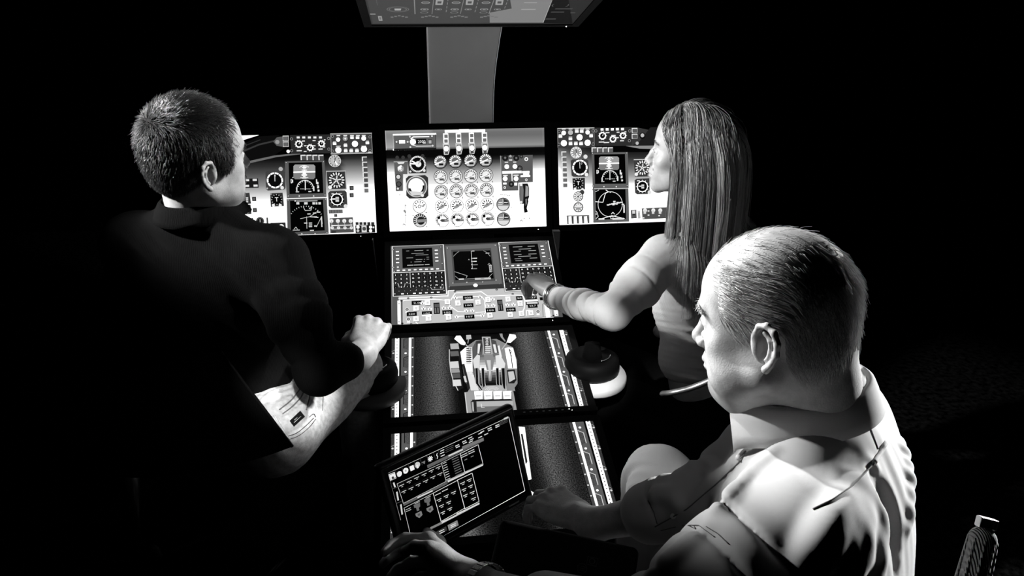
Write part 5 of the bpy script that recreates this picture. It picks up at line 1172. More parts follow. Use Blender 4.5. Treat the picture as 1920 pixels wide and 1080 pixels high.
bodyV, bodyF = b.mesh(.0036); V, F = merge((headV, headF.tolist()), (bodyV, bodyF.tolist()))
me_obj('body', V, F, MT['skin_fair'], pW); eyes(RW, HW, SW, pW); brows(RW, HW, SW, pW, MT['dark_hair'], 120, .006, .00025, hsW)
for zz, rr in ((-.0590, .0042), (-.0695, .0048)):
    V, F = tube([hw(q) for q in arc_pts([(-.022, .0865, -.0640), (-.011, .1015 - (zz < -.065) * .0015, zz), (0, .1035 - (zz < -.065) * .0015, zz), (.011, .1015 - (zz < -.065) * .0015, zz), (.022, .0865, -.0640)], 6)], [rr * (.35 + .65 * math.sin(math.pi * i / 24)) for i in range(25)], 8); me_obj('lip', V, F, MT['lips'], pW)
s = SDF(); s.at(BW, NW)
s.cone((-.11, 0, -.062), (.11, 0, -.062), .056, .056, k=.05); s.ell((0, .015, -.16), (.145, .105, .14), .05); s.ell((0, .03, -.29), (.120, .100, .13), .05); s.ell((0, .03, -.37), (.130, .112, .08), .05)
s.pair('ell', (.055, .065, -.20), (.060, .050, .065), .06); s.cone((0, 0, -.02), (0, .0, -.05), .062, .06, k=.03)
s.at(np.eye(3), np.zeros(3))
s.chain([shWl, (shWl + elW) / 2, elW], [.060, .050, .040], k=.05); s.chain([elW, elW + (wrW - elW) * .5, elW + (wrW - elW) * .93], [.040, .037, .031], k=.018)
s.chain([shWr, tW((.20, .05, -.32)), tW((.13, .22, -.36))], [.056, .047, .036], k=.035)
s.cone(NW + up * .10, NW + up * .005, .055, .058, k=.008, op='s')
s.post = [limb_fold(elW, wrW, .0075, .034, .075, .6, .02, .93, skew=1.6, twist=1.0), limb_fold(shWl, elW, .0030, .055, .09, .6, .25, .85, skew=1.5),
          folds(tW((-.06, 0, -.33)), BW[:, 2] * .9 + lW * -.35, .034, .0065, fW, R=.24, seed=2), folds(tW((-.04, -.08, -.13)), unit(BW[:, 2] * .8 - lW * .5), .045, .006, fW, R=.17, seed=4)]
knit = s; sdf_obj(s, .0032, 'sweater', MT['sweater'], pW)
# black trousers and legs
s = SDF(); hipW = tW((0, -.02, -.56)); s.ell(hipW, (.165, .16, .12), .04, R=BW)
for sx in (-1, 1):
    h = tW((sx * .09, .03, -.56)); kn = h + fW * .42 + up * .02; an = kn + fW * .05 - up * .42
    s.cone(h, kn, .080, .058, k=.04); s.cone(kn, an, .056, .042, k=.02)
sdf_obj(s, .008, 'trousers', MT['black_cloth'], pW)
for sx in (-1, 1):
    h = tW((sx * .09, .03, -.56)); an = h + fW * .47 - up * .40; s = SDF(); q = np.array([an[0], an[1], .03]); s.chain([q - fW * .05, q + fW * .06, q + fW * .15], [.032, .034, .026], k=.02); s.cone(q - fW * .02, np.array([an[0], an[1], .12]), .036, .04, k=.02); sdf_obj(s, .007, 'shoe', MT['gloss_black'], pW)
# bangle
n = unit(wrW - elW); c0 = wrW - n * .004; u0 = unit(np.cross(n, up)); v0 = np.cross(n, u0)
for off, rr, mm in ((0, .0022, 'chrome'), (-.009, .0016, 'chrome'), (.008, .0012, 'steel')):
    V, F = tube([c0 + n * off + .0345 * (math.cos(a) * u0 + math.sin(a) * v0) for a in np.linspace(0, 2 * math.pi, 40)], rr, 8, caps=False, flat=(1, 1.6)); me_obj('bangle', V, F, MT[mm], pW)

# long straight hair, strand by strand, combed from a parting and falling over head and shoulders
def long_hair():
    rs = np.random.RandomState(7); body = SDF()
    body.at(RW, HW, SW); body.ell((0, -.010, .040), (.080, .102, .095), .01); body.ell((0, .02, -.02), (.070, .060, .09), .03); body.ell((0, -.03, -.02), (.070, .075, .08), .03); body.at(BW, NW)
    body.cone((0, -.005, .07), (0, -.01, -.05), .064, .075, k=.04); body.cone((-.12, 0, -.062), (.12, 0, -.062), .064, .064, k=.05); body.ell((0, -.005, -.18), (.150, .118, .17), .05); body.at(np.eye(3), np.zeros(3))
    n = 9000; th = rs.uniform(-math.pi, math.pi, n); cz = rs.uniform(.02, 1, n)
    # roots over the scalp: elevation cz, azimuth th (0 = face)
    el = np.arcsin(cz); x = np.sin(th) * np.cos(el); y = np.cos(th) * np.cos(el); z = np.sin(el)
    keep = (y < .50 + .5 * z * 0 + .25 * (z > .55)) & ~((y > .25) & (z < .52))
    x, y, z = x[keep], y[keep], z[keep]; n = len(x)
    loc = np.stack([x * .080, -.010 + y * .102, .040 + z * .095], 1)
    p = loc * SW @ RW.T + HW
    side = np.where(x + rs.randn(n) * .03 > .02, 1.0, -1.0)
    # comb: away from the parting, a little back, then down
    d0 = np.stack([side * (.9 + .2 * rs.rand(n)), -.55 - .3 * rs.rand(n) + .5 * (y > .4), .10 + 0 * x], 1) @ RW.T; d0 /= np.linalg.norm(d0, axis=1)[:, None]
    clump = np.floor((th[keep] + 4) * 9).astype(int) * 13 + (side > 0) * 7; ch = rs.rand(5000, 4)[clump % 5000]
    K = 34; L = .45 + .06 * ch[:, 0] + .03 * rs.rand(n); L = np.where((y > .2), L - .02, L); off = .003 + .012 * rs.rand(n) + .018 * ch[:, 1]
    paths = np.zeros((n, K, 3)); step = L / K; v = d0.copy(); q = p.copy(); paths[:, 0] = q
    back = -(RW @ np.array([0, 1, 0])); sideW = RW @ np.array([1, 0, 0])
    rs0 = rs.randn(n)
    for i in range(1, K):
        g = .16 + .30 * min(1, i / 10); w = np.zeros((n, 3)); w[:, 2] = -1
        w += back * .10 * max(0, 1 - i / 16); w += (ch[:, 2:3] - .5) * .10 * sideW + (ch[:, 3:4] - .5) * .10 * back * math.sin(i / 4)
        v = v * (1 - g) + w * g + rs.randn(n, 3) * .012; v /= np.linalg.norm(v, axis=1)[:, None]
        q = q + v * step[:, None]
        e = body.field(q, pad=.12); tgt = off * min(1, i / 5)
        need = e < tgt
        if need.any():
            h = .003; G = np.stack([body.field(q[need] + np.eye(3)[a] * h, pad=.12) - body.field(q[need] - np.eye(3)[a] * h, pad=.12) for a in range(3)], 1); G /= np.linalg.norm(G, axis=1)[:, None] + 1e-9
            q[need] += G * (tgt[need] - e[need])[:, None]; vv = q[need] - paths[need, i - 1]; v[need] = vv / (np.linalg.norm(vv, axis=1)[:, None] + 1e-9)
        ql = (q - HW) @ RW / SW; zl = ql[:, 2]; lim = np.interp(zl, [-.30, -.17, -.10, .02, .06, .10, .13], [.12, .060, .020, .022, .046, .075, .2]) + .026 * (ch[:, 1] - .5) + .006 * rs0
        over = ql[:, 1] > lim
        if over.any(): ql[over, 1] = lim[over]; qn = ql * SW @ RW.T + HW; q[over] = qn[over]; vv = q[over] - paths[over, i - 1]; v[over] = vv / (np.linalg.norm(vv, axis=1)[:, None] + 1e-9)
        paths[:, i] = q
    return hair_mesh(paths, .00042 + .0003 * rs.rand(n), 'hair', MT['blonde_hair'], pW, shade=np.clip(.10 + .75 * ch[:, 0] ** 1.5 + .5 * (rs.rand(n) - .35) + .5 * (rs.rand(n) > .93), .05, 1.3))
long_hair()
s = SDF(); s.at(RW, HW, SW); s.ell((0, -.018, .045), (.0800, .0965, .0925), .01); s.ell((0, -.035, .0), (.076, .078, .085), .02); s.ell((0, .075, .01), (.05, .03, .07), .02, 's'); s.at(np.eye(3), np.zeros(3)); sdf_obj(s, .004, 'hair_underlayer', MT['scalp_blonde'], pW)
# ---------------------------------------------------------------- the dark-haired man
pL = thing('person', 'dark-haired man in a black shirt and pale jeans seen from behind', 'person')
RL = rot(2.5, 11.9, -51.6); HL = P(368.7, 298.6, 1.622); SL = 1.0
NL = P(375, 405, 1.69); fL = unit([.42, .90, 0]); lL = np.array([-fL[1], fL[0], 0]); BL_ = np.stack([-lL, fL, up], 1); BLt = BL_ @ rot(-6, 0, 0)
tL = lambda p: BLt @ np.array(p, float) + NL; hlL = lambda p: RL @ (np.array(p, float) * SL) + HL
shLl, shLr = tL((-.19, 0, -.085)), tL((.19, 0, -.085)); wrP = P(683, 662, 1.70); knP = P(688, 616, 1.76); elP = P(598, 698, 1.60)
s = SDF(); head(s, RL, HL, SL, fat=.5)
s.cone(hlL((0, -.02, -.04)), NL + up * .0, .060, .066, k=.03); s.cone(hlL((0, .02, -.08)), NL + fL * .04 - up * .02, .045, .05, k=.03); headV, headF = s.mesh(.0021); hsL = s
b = SDF(); b.cone(hlL((0, -.02, -.06)), NL, .056, .062, k=.02); b.at(BLt, NL); b.cone((0, 0, 0), (0, 0, -.2), .06, .09); b.ell((0, .02, -.22), (.15, .09, .2), .05); b.ell((0, .03, -.45), (.14, .11, .16), .05); b.cone((-.16, 0, -.08), (.16, 0, -.08), .045); b.at(np.eye(3), np.zeros(3))
elLL = tL((-.25, .08, -.36)); wrLL = tL((-.10, .32, -.40))
b.chain([shLr, elP, elP + (wrP - elP) * .35, wrP], [.04, .034, .037, .028], k=.02); b.chain([shLl, elLL, wrLL], [.045, .04, .028], k=.02)
hRl = basis(knP - wrP + np.array([.01, 0, 0]), unit(np.array([.05, -.72, .62])))
hand(b, hRl, wrP + unit(knP - wrP) * .012, side=-1, curls=[(55, 70, 40), (58, 72, 40), (55, 70, 40), (30, 55, 35)], spread=2.2, thumb=.4, sc=1.02)
bodyV, bodyF = b.mesh(.0034); V, F = merge((headV, headF.tolist()), (bodyV, bodyF.tolist()))
me_obj('body', V, F, MT['skin'], pL); eyes(RL, HL, SL, pL); brows(RL, HL, SL, pL, MT['dark_hair'], 150, .008, .0003, hsL)
s = SDF(); s.at(BLt, NL)
s.cone((-.15, 0, -.085), (.15, 0, -.085), .072, .072, k=.05); s.ell((0, .01, -.19), (.195, .125, .17), .06); s.ell((0, .03, -.36), (.175, .145, .18), .06); s.ell((0, .02, -.47), (.195, .165, .12), .05)
s.pair('cone', (.13, 0, -.07), (.05, -.01, -.015), .048, .052, k=.04); s.at(np.eye(3), np.zeros(3))
s.chain([shLr, (shLr + elP) / 2, elP], [.075, .062, .047], k=.04); s.chain([elP, elP + (wrP - elP) * .55], [.047, .044], k=.02); s.chain([shLl, elLL, (elLL + wrLL) / 2], [.075, .062, .055], k=.04)
s.cone(NL - up * .05, NL + up * .03, .085, .068, k=.03); s.cone(NL + up * .14, NL + up * .045, .062, .060, k=.005, op='s')
s.post = [folds(tL((0, -.1, -.2)), unit([.6, .2, .7]), .07, .006, fL, R=.35, seed=1), limb_fold(shLr, elP, .005, .06, .11, 0, .2, 1)]
sdf_obj(s, .006, 'shirt', MT['black_cloth'], pL)
collar(NL + up * .012 + fL * .006, fL, lL, 4, .070, .080, 15, .030, .042, pL, MT['black_cloth'])
# jeans: hips under the shirt, the right thigh lit between shirt hem and sleeve
hipR, kneeR = P(520, 812, 1.74), P(668, 690, 2.02); hipL_ = hipR - BLt[:, 0] * .20; kneeL = hipL_ + (kneeR - hipR) * 1.0 - BLt[:, 0] * .06; kneesL = []
s = SDF(); s.cone(hipR - BLt[:, 0] * .02, hipL_, .095, .095, k=.05)
for h, kn in ((hipR, kneeR), (hipL_, kneeL)):
    an = np.array([kn[0], kn[1] + .05, .12]); kneesL.append(an); s.cone(h, kn, .088, .066, k=.04); s.cone(kn, an, .064, .052, k=.02)
thigh = kneeR - hipR
s.post = [folds(hipR + thigh * .35, unit(np.cross(thigh, up)) * .9 + up * .4, .034, .0050, thigh, R=.22, seed=6)]
ridges(s, [[(577, 716), (570, 740), (548, 764), (524, 782)], [(566, 716), (556, 742), (530, 768)]], .0080, .004, sink=-.1, op='s'); ridges(s, [[(585, 724), (583, 750), (578, 776)], [(593, 728), (597, 752), (596, 780)]], .0075, .004, sink=-.1, op='s')
jeans = s; sdf_obj(s, .0036, 'jeans', MT['denim'], pL)
def on_cloth(pts, sd): return [sd.hit(EYE, unit(P(x, y, 1) - EYE)) for x, y in pts]
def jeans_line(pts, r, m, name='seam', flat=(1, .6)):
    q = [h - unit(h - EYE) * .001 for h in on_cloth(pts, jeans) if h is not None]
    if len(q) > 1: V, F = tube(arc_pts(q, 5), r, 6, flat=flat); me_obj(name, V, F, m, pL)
q = on_cloth([(543, 789), (563, 770), (572, 781), (551, 800)], jeans)
if all(h is not None for h in q):
    q = [h - unit(h - EYE) * .004 for h in q]; back = [h + unit(h - EYE) * .003 for h in q]
    lb = me_obj('label_patch', np.array(q + back), [[0, 1, 2, 3], [7, 6, 5, 4], [0, 4, 5, 1], [1, 5, 6, 2], [2, 6, 7, 3], [3, 7, 4, 0]], MT['label'], pL, smooth=False)
    tag(lb, 'small black label patch with tiny white lettering')
    A = lambda u, v: (1 - u) * (1 - v) * q[0] + u * (1 - v) * q[1] + u * v * q[2] + (1 - u) * v * q[3]
    for v, u0, u1 in ((.38, .30, .56), (.60, .16, .80)):
        V, F = tube([A(u0, v) - unit(q[0] - EYE) * .001, A(u1, v) - unit(q[0] - EYE) * .001], .0009, 4, flat=(1, .5)); me_obj('lettering', V, F, MT['lettering'], pL)
jeans_line([(514, 778), (522, 792), (532, 808), (541, 822)], .0022, MT['denim'], 'waistband')
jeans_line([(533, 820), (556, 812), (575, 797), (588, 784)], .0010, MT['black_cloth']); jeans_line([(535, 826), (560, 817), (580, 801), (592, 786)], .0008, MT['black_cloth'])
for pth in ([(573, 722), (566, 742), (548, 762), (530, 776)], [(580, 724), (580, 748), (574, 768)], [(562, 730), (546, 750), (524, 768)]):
    jeans_line(pth, .0019, MT['stitch_or_crease_shade'], 'seam')  # dark tubes along the creases: crease shadow put in as colour, not stitching
jeans_line([(580, 782), (588, 776), (592, 782)], .0009, MT['black_cloth']); jeans_line([(606, 733), (606, 750), (605, 770)], .0006, MT['stitch_or_crease_shade'])
for q in kneesL:
    s = SDF(); q = np.array([q[0], q[1], .035]); s.chain([q - fL * .06, q + fL * .08, q + fL * .18], [.036, .038, .030], k=.02); s.cone(q - fL * .02, q + up * .09, .04, .045, k=.02); sdf_obj(s, .008, 'shoe', MT['gloss_black'], pL)

# short dark hair: scalp volume, then strands rooted on it
s = SDF(); s.at(RL, HL, SL); s.ell((0, -.014, .043), (.0795, .097, .0935), .01); s.ell((0, -.046, -.010), (.060, .054, .062), .03)
s.pair('ell', (.069, .022, .020), (.013, .022, .030), .012)
s.ell((0, .092, .008), (.085, .038, .082), .012, 's'); s.pair('ell', (.085, .004, -.032), (.022, .028, .034), .006, op='s'); s.at(np.eye(3), np.zeros(3)); vL, fL_ = s.mesh(.0035); me_obj('hair_underlayer', vL, fL_, MT['scalp_dark'], pL)
def combL(Q): x, y, z = ((Q - HL) @ RL / SL).T; f = np.clip((z - .05) / .07, 0, 1); return np.stack([x * 3, .95 * f - .25, -1.0 + .9 * f], 1) @ RL.T
def lenL(Q): z = ((Q - HL) @ RL / SL)[:, 2]; return np.interp(z, [-.06, .0, .08], [.007, .012, .017])
fur(s, vL, 30000, lenL, combL, .00042, MT['dark_hair'], pL, seed=3, lift=.48, jitter=.20)
# grey hair: thick at temples and nape, thin on top
sc_ = SDF(); sc_.at(RO, HO, SO); sc_.ell((0, -.008, .040), (.0775, .0975, .0905), .01); sc_.ell((0, -.045, -.022), (.062, .052, .058), .03); sc_.ell((0, .033, .045), (.0635, .0605, .0605), .02); sc_.at(np.eye(3), np.zeros(3)); vO, _ = sc_.mesh(.006, smooth=0)
def locO(Q): return (Q - HO) @ RO / SO
def keepO(Q, u):
    x, y, z = locO(Q).T; ax = np.abs(x)
    temple = (y < .052 - .25 * np.maximum(0, .03 - z)) & (z < .092) & (z > -.012 + .0 * y) & (ax > .03); nape = (y < -.028) & (z > -.078) & (z < .095); ear = (ax > .045) & (y > -.034) & (y < .022) & (z < .024)
    top = (z >= .085) & (y < .07); return ((temple | nape) & ~ear) | (top & (u < .05)) | ((y < .066) & (z > .05) & (z < .1) & (u < .12))
def combO(Q):
    x, y, z = locO(Q).T; b = np.clip((-.02 - y) * 25, 0, 1); return (np.stack([x * 0, -1 + .6 * b, -.25 - 1.2 * b - .9 * (z < .03)], 1)) @ RO.T
def lenO(Q): z = locO(Q)[:, 2]; return np.where(z > .085, .013, .022)
fur(sc_, vO, 42000, lenO, combO, .00030, MT['grey_hair'], pO, seed=5, K=6, lift=.10, keep=keepO, jitter=.16)
# ---------------------------------------------------------------- tablet, chairs, watch, post
def tablet():
    root = thing('tablet_computer', 'black tablet computer with a dark menu screen held by the grey-haired man', 'tablet')
    M = frame_m(TBo, TBR[:, 0], TBR[:, 1], TBR[:, 2]); w, h = .26, .1625
    s = SDF(); s.box((0, -.002, -.011), (w / 2 + .016, h / 2 + .020, .010), .006, .0); V, F = s.mesh(.003, smooth=1)
    me_obj('casing', V, F, MT['gloss_black'], root).matrix_world = M
    bm = bmesh.new(); add_box(bm, (0, 0, -.0012), (w / 2 + .004, h / 2 + .004, .0008)); bm_obj('glass_border', bm, MT['black_plastic'], root).matrix_world = M
    V, F = tube([(-w / 2 - .010, h / 2 + .011, .0), (w / 2 + .010, h / 2 + .011, .0)], .0010, 6); me_obj('edge_highlight', V, F, MT['white_edge'], root).matrix_world = M  # white tube stands in for the highlight along the bezel rim
    bm = bmesh.new(); add_box(bm, (w / 2 - .03, -h / 2 - .013, -.0005), (.012, .0015, .0006)); bm_obj('button', bm, MT['steel'], root).matrix_world = M
    V, F = tube([(-w / 2 - .012, -h / 2 - .012, -.001), (w / 2 + .012, -h / 2 - .012, -.001)], .0009, 6); me_obj('lower_edge', V, F, MT['column_dark'], root).matrix_world = M
    c = Canvas(TBo, TBR[:, 0], TBR[:, 1], w, h); c.n = TBR[:, 2]; c.view(720, 740, 4.0)
    # screen frame coordinates: u along the top edge, v down the right edge, in the magnified view
    A, U, Vv = np.array([25., 585.]), np.array([910., -420.]), np.array([120., 555.])
    TLq, TRq, BRq, BLq = np.array([25., 585.]), np.array([935., 165.]), np.array([1055., 720.]), np.array([192., 1202.])
    def q(u, v): return tuple((1 - u) * (1 - v) * TLq + u * (1 - v) * TRq + u * v * BRq + (1 - u) * v * BLq)
    c.bg(lambda u, v: .0)
    L = lambda pts, t, g: c.line(pts, t, g)
    L([(25, 590), (420, 408), (900, 183)], 3, .9); L([(935, 168), (1055, 720)], 3.5, .95); L([(1055, 720), (420, 1075), (300, 1142)], 3.5, .98); L([(30, 600), (125, 940)], 2.5, .7)
    L([(28, 582), (125, 545)], 5, .75); c.poly([(895, 178), (930, 162), (930, 176), (900, 188)], .8)
    box = lambda p, t, g: L(p + [p[0]], t, g)
    box([(98, 668), (430, 515), (465, 650), (145, 815)], 3, .8); box([(430, 512), (570, 442), (605, 580), (465, 648)], 3, .75); box([(570, 442), (705, 375), (742, 520), (605, 580)], 3.5, .92)
    box([(150, 850), (368, 738), (428, 955), (205, 1080)], 3, .85); box([(368, 738), (550, 642), (605, 850), (428, 950)], 3.5, .92); box([(550, 640), (660, 588), (712, 800), (605, 855)], 3.5, .95)
    def bar(p0, p1, t, g): c.line([p0, p1], t, g)
    bar((330, 538), (740, 338), 22, .38); bar((590, 398), (742, 334), 20, .46); bar((150, 824), (470, 662), 18, .36); bar((480, 650), (740, 522), 14, .62); bar((352, 1000), (430, 962), 16, .5); bar((435, 960), (712, 815), 12, .75)
    def words(x0, y0, x1, y1, h, g, n=5, s='Hmnae rolad menso'):
        ang = -math.degrees(math.atan2(y1 - y0, x1 - x0)); L_ = math.hypot(x1 - x0, y1 - y0)
        c.text((x0 + x1) / 2, (y0 + y1) / 2, s[:n], h, g, L_, ang)
    dash = lambda x, y, l, t=4, g=.85: c.line([(x - l / 2, y + l * .23), (x + l / 2, y - l * .23)], t, g)
    for a in ((485, 458, 588, 412, 15, 8), (252, 772, 362, 720, 13, 10), (480, 650, 600, 596, 13, 9), (608, 588, 738, 528, 13, 10), (438, 955, 540, 905, 13, 10), (545, 900, 712, 812, 14, 11)): dash((a[0] + a[2]) / 2, (a[1] + a[3]) / 2, (a[2] - a[0]), 9, .85)
    # toolbar pictograms
    box([(35, 600), (78, 582), (90, 625), (48, 645)], 4, .9); c.poly([(38, 604), (78, 588), (88, 618), (52, 640)], .92); c.disc(66, 622, 9, .2)
    c.disc(115, 594, 19, .92); c.poly([(104, 605), (112, 600), (112, 618)], .9); c.disc(162, 570, 20, .95); c.disc(162, 570, 7, .7); c.poly([(190, 540), (220, 526), (230, 560), (200, 574)], .95); c.disc(250, 526, 20, .8); c.rect(240, 530, 260, 548, .9); c.poly([(280, 508), (308, 494), (306, 520)], .45)
    c.ticks(346, 480, 4, 19, 6, .95, 8); c.disc(346, 480, 10, .9); L([(398, 440), (394, 455), (402, 462), (398, 480)], 5, .9)
    for x, y in ((92, 580), (140, 560), (186, 536), (232, 512), (276, 490), (325, 468), (376, 446), (412, 430)): L([(x - 6, y - 12), (x + 10, y + 38)], 2, .3)
    for x, y in ((436, 418), (436, 436), (440, 456), (548, 380), (553, 392), (600, 350), (606, 362), (646, 322), (656, 335), (720, 290), (735, 278), (790, 252), (795, 265), (848, 228), (850, 240), (720, 318), (650, 352), (765, 296)): dash(x, y, 26, 6, .85)
    for i in range(3):
        for x, y in ((490, 392 + i * 14), (895, 196 + i * 10)): dash(x, y, 60, 3, .35)
    # side tabs
    for x, y, l in ((76, 676, 30), (100, 760, 60), (130, 860, 70)): L([(x - 4, y - l / 2), (x + 6, y + l / 2)], 11, .82)
    for y0 in (640, 702, 810): L([(44 + (y0 - 640) * .27, y0 + 6), (84 + (y0 - 640) * .27, y0 - 10)], 2, .4)
    # menu entries
    for x, y in ((132, 678), (188, 650), (244, 622), (300, 596), (354, 568), (406, 544), (148, 724), (202, 700), (256, 672), (312, 645), (366, 616), (418, 592)):
        dash(x, y, 34, 5, .8); dash(x + 4, y + 11, 10, 5, .7); L([(x - 24, y + 18), (x - 26, y - 4), (x + 20, y - 24)], 2, .16)
    for x, y in ((450, 512),): 
        for i in range(8): dash(x + i * 4.2 + 2, y + i * 17, 28, 3.5, .85); dash(x + 82 + i * 4.2, y - 34 + i * 17, 46, 6, .38)
    for x, y in ((600, 446), (604, 460), (652, 420), (656, 434)): dash(x, y, 44, 5, .8)
    for x, y in ((612, 486), (660, 462)): dash(x, y, 18, 6, .45)
    for x, y in ((404, 745), (456, 716)): dash(x, y, 42, 5, .85)
    for x, y in ((412, 785), (465, 757), (520, 730), (430, 830), (484, 804), (440, 880), (492, 852), (588, 660), (638, 636), (598, 708), (648, 682), (608, 752), (660, 730), (670, 776)):
        dash(x, y, 32, 5, .85); dash(x + 4, y + 12, 16, 5, .8); L([(x - 20, y + 20), (x - 24, y - 4), (x + 20, y - 24)], 2, .16)
    for x, y in ((180, 855), (184, 868), (248, 808), (330, 768)): dash(x, y, 36, 4, .75)
    for x, y in ((248, 840), (326, 800)): c.poly([(x - 28, y - 14), (x + 20, y - 32), (x + 22, y - 4), (x + 12, y + 8), (x + 16, y + 26), (x - 2, y + 34), (x - 8, y + 8), (x - 22, y + 8)], .40)
    for x, y in ((260, 896), (342, 856)): c.poly([(x - 26, y - 4), (x + 18, y - 26), (x + 28, y + 4), (x + 4, y + 28), (x - 22, y + 14)], .48); c.poly([(x - 10, y), (x + 8, y - 10), (x + 10, y + 8), (x - 4, y + 14)], .3)
    c.poly([(475, 978), (548, 940), (558, 978), (486, 1020)], .52); c.poly([(390, 1026), (464, 986), (472, 1016), (402, 1052)], .22)
    for x, y in ((516, 974), (518, 986), (430, 1018), (434, 1032)): dash(x, y, 36, 5, .9)
    c.build(root)
tablet()

# metal watch on the grey-haired man's left wrist
wt = thing('wrist_watch', 'shiny metal link watch on the grey-haired man\'s left wrist', 'watch')
n_ = unit(wrL - elL); cw = wrL - n_ * .02; u_ = unit(np.cross(n_, up)); v_ = np.cross(n_, u_)
for i in range(22):
    a = 2 * math.pi * i / 22; c0 = cw + .036 * (math.cos(a) * u_ + math.sin(a) * v_); bm = bmesh.new(); add_box(bm, (0, 0, 0), (.0045, .0085, .0014)); o = bm_obj('link', bm, MT['chrome'], wt, bevel=.0008); o.matrix_world = frame_m(c0, -math.sin(a) * u_ + math.cos(a) * v_, n_, math.cos(a) * u_ + math.sin(a) * v_)
c0 = cw + .039 * v_; V, F = tube([c0 - v_ * .001, c0 + v_ * .007], .017, 24); me_obj('case', V, F, MT['chrome'], wt); V, F = tube([c0 + v_ * .007, c0 + v_ * .0076], .0145, 24); me_obj('dial', V, F, MT['gloss_black'], wt)

def back_left(u, v):      # reclined back whose right side runs beside the man's hip
    R = rot(0, 0, -24); Bp, Tp = P(546, 838, 1.50), P(410, 660, 1.40); a = Bp * (1 - v) + Tp * v; w = np.array([-.40, -.05, .02]); t = (1 - u) / 2
    return tuple(R.T @ (a + w * t + np.array([.0, -.06 * (1 - u * u), 0]) - np.array([-.50, 1.62, 0])))
chair('black office chair under the dark-haired man, its backrest edges catching light', (-.50, 1.62, 0), -24, arms=False, rail=[P(310, 835, 1.62), P(400, 838, 1.62), P(470, 838, 1.66), P(520, 828, 1.72)], back=back_left)
chair('black office chair with a bright chrome arm behind the blonde woman', (.80, 1.84, 0), 38, arms=False, rail=[P(1243, 738, 1.92), P(1265, 735, 1.88), P(1300, 726, 1.86), P(1345, 706, 1.84), P(1400, 670, 1.86)])
chO = chair('office chair carrying the grey-haired man, ribbed fabric corner with metal clip showing', (.56, .86, 0), 52, back=False)
chW = [o for o in bpy.data.objects if o.name.startswith('office_chair') and 'chrome arm' in o.get('label', '')][0]
V, F = tube([P(1195, 779, 2.32), P(1199, 799, 2.33)], [.0075, .0085], 12); me_obj('chair_stem_top', V, F, MT['white_plastic'], chW)  # chair's chrome stem, its bright top put in as a white tube
V, F = tube([P(1200, 800, 2.33), P(1212, 842, 2.42)], .009, 10); me_obj('chair_stem', V, F, MT['column_dark'], chW)

# khaki trousers and shoes of the grey-haired man
s = SDF(); hp = tO((0, .0, -.50)); s.cone(hp + lO * .09, hp - lO * .09, .115, .115, k=.05); knR_ = P(1236, 900, 1.62); knL_ = P(1100, 1130, 1.38)
for h, kn in ((hp - lO * .09, knR_), (hp + lO * .09, knL_)):
    an = np.array([kn[0] - .04, kn[1] + .06, .12]); s.cone(h, kn, .095, .072, k=.04); s.cone(kn, an, .070, .056, k=.02)
    z = SDF(); q = np.array([an[0], an[1], .035]); z.chain([q - fO * .06, q + fO * .08, q + fO * .18], [.036, .038, .030], k=.02); z.cone(q - fO * .02, q + up * .09, .04, .045, k=.02); sdf_obj(z, .008, 'shoe', MT['gloss_black'], pO)
s.post = [folds(knR_ - up * .08, lO, .040, .007, up, R=.22, seed=9)]
sdf_obj(s, .005, 'trousers', MT['khaki'], pO)

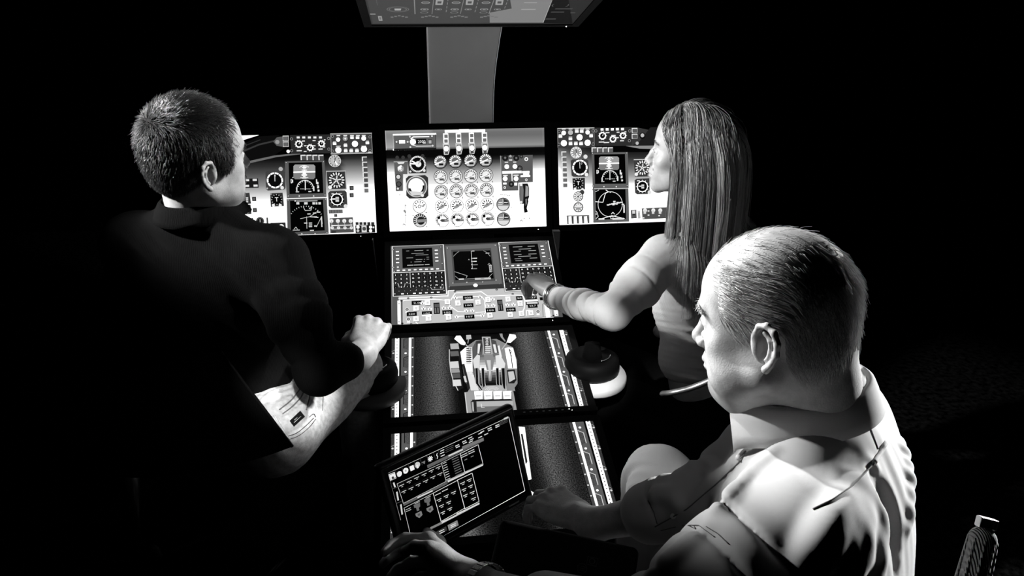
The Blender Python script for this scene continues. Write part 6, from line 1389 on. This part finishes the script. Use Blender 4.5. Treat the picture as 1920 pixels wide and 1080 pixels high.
# post wrapped in ribbed fabric with a metal clip, at the lower right
chO_seat = np.array([.60, .80, 0])
def fabric_post():
    root = chO; a, b = P(1815, 1120, .98), P(1842, 1012, .98)
    d = unit(b - a); s = SDF(); s.cone(a - d * .25, b, .021, .017, k=.01); s.post = []
    V, F = s.mesh(.003); me_obj('fabric_cover', V, F, MT['strap'], root)
    for i in range(9):
        an = math.pi * 2 * i / 9; u = unit(np.cross(d, [0, 0, 1.0])); v = np.cross(d, u); e = math.cos(an) * u + math.sin(an) * v
        V, F = tube([a - d * .1 + e * .0205, a + e * .0200, b + e * .0165, b + d * .012 + e * .008], .0016, 6); me_obj('rib', V, F, MT['strap'], root)
    R = basis(d, -FW); c = b + d * .022; Mx = frame_m(c, R[:, 0], R[:, 1], R[:, 2]); bm = bmesh.new(); add_box(bm, (0, 0, 0), (.012, .007, .006)); bm_obj('clip', bm, MT['steel'], root, bevel=.002).matrix_world = Mx
    V, F = tube([c + R[:, 0] * .013 - R[:, 1] * .006, c + R[:, 0] * .013 + R[:, 1] * .006], .0016, 8); me_obj('pin', V, F, MT['white_edge'], root)
    V, F = tube([a - d * .22, chO_seat + np.array([0, 0, .42])], .014, 10); me_obj('back_bracket', V, F, MT['black_plastic'], root)
fabric_post()

# black case lying on the grey-haired man's lap, two faint marks embossed on it
def lap_case():
    root = thing('carry_case', 'black carry case on the lap, two faint grey emblems on its lid', 'case'); c = P(1050, 1085, 1.20)
    n = unit(np.array([-.15, -.55, .82])); x = unit(np.cross([.35, .93, 0], n)); R = np.stack([x, np.cross(n, x), n], 1); M = frame_m(c, R[:, 0], R[:, 1], n)
    s = SDF(); s.box((0, 0, -.016), (.115, .075, .015), .010, .0); V, F = s.mesh(.004, smooth=1); me_obj('shell', V, F, MT['black_plastic'], root).matrix_world = M
    V, F = tube([(-.112, -.072, -.016), (.112, -.072, -.016)], .002, 6); me_obj('zip', V, F, MT['column_dark'], root).matrix_world = M
    def loc(px, py): q = on_plane(px, py, c, n) - c; return np.array([q @ R[:, 0], q @ R[:, 1], .0006])
    a = loc(1091, 1066); r = .0075; parts = [tube([a + np.array([r * math.cos(t), r * math.sin(t), 0]) for t in np.linspace(0, 6.2832, 25)], .0006, 5, caps=False)]
    for k in (-.4, 0, .4): w = r * math.sqrt(1 - k * k) * .8; parts.append(tube([a + np.array([-w, k * r, 0]), a + np.array([w, k * r, 0])], .0006, 5))
    V, F = merge(*parts); me_obj('round_emblem', V, F, MT['faint_mark'], root).matrix_world = M
    a = loc(1110, 1053); r = .0078; q = [(-1, -.8), (1, -.8), (1, .8), (-1, .8), (-1, -.8)]; parts = [tube([a + np.array([u * r, v * r, 0]) for u, v in q], .0006, 5, caps=False), tube([a + np.array([r * .55 * math.cos(t), r * .55 * math.sin(t), 0]) for t in np.linspace(0, 6.2832, 19)], .0005, 5, caps=False)]
    V, F = merge(*parts); me_obj('square_emblem', V, F, MT['faint_mark'], root).matrix_world = M
lap_case()
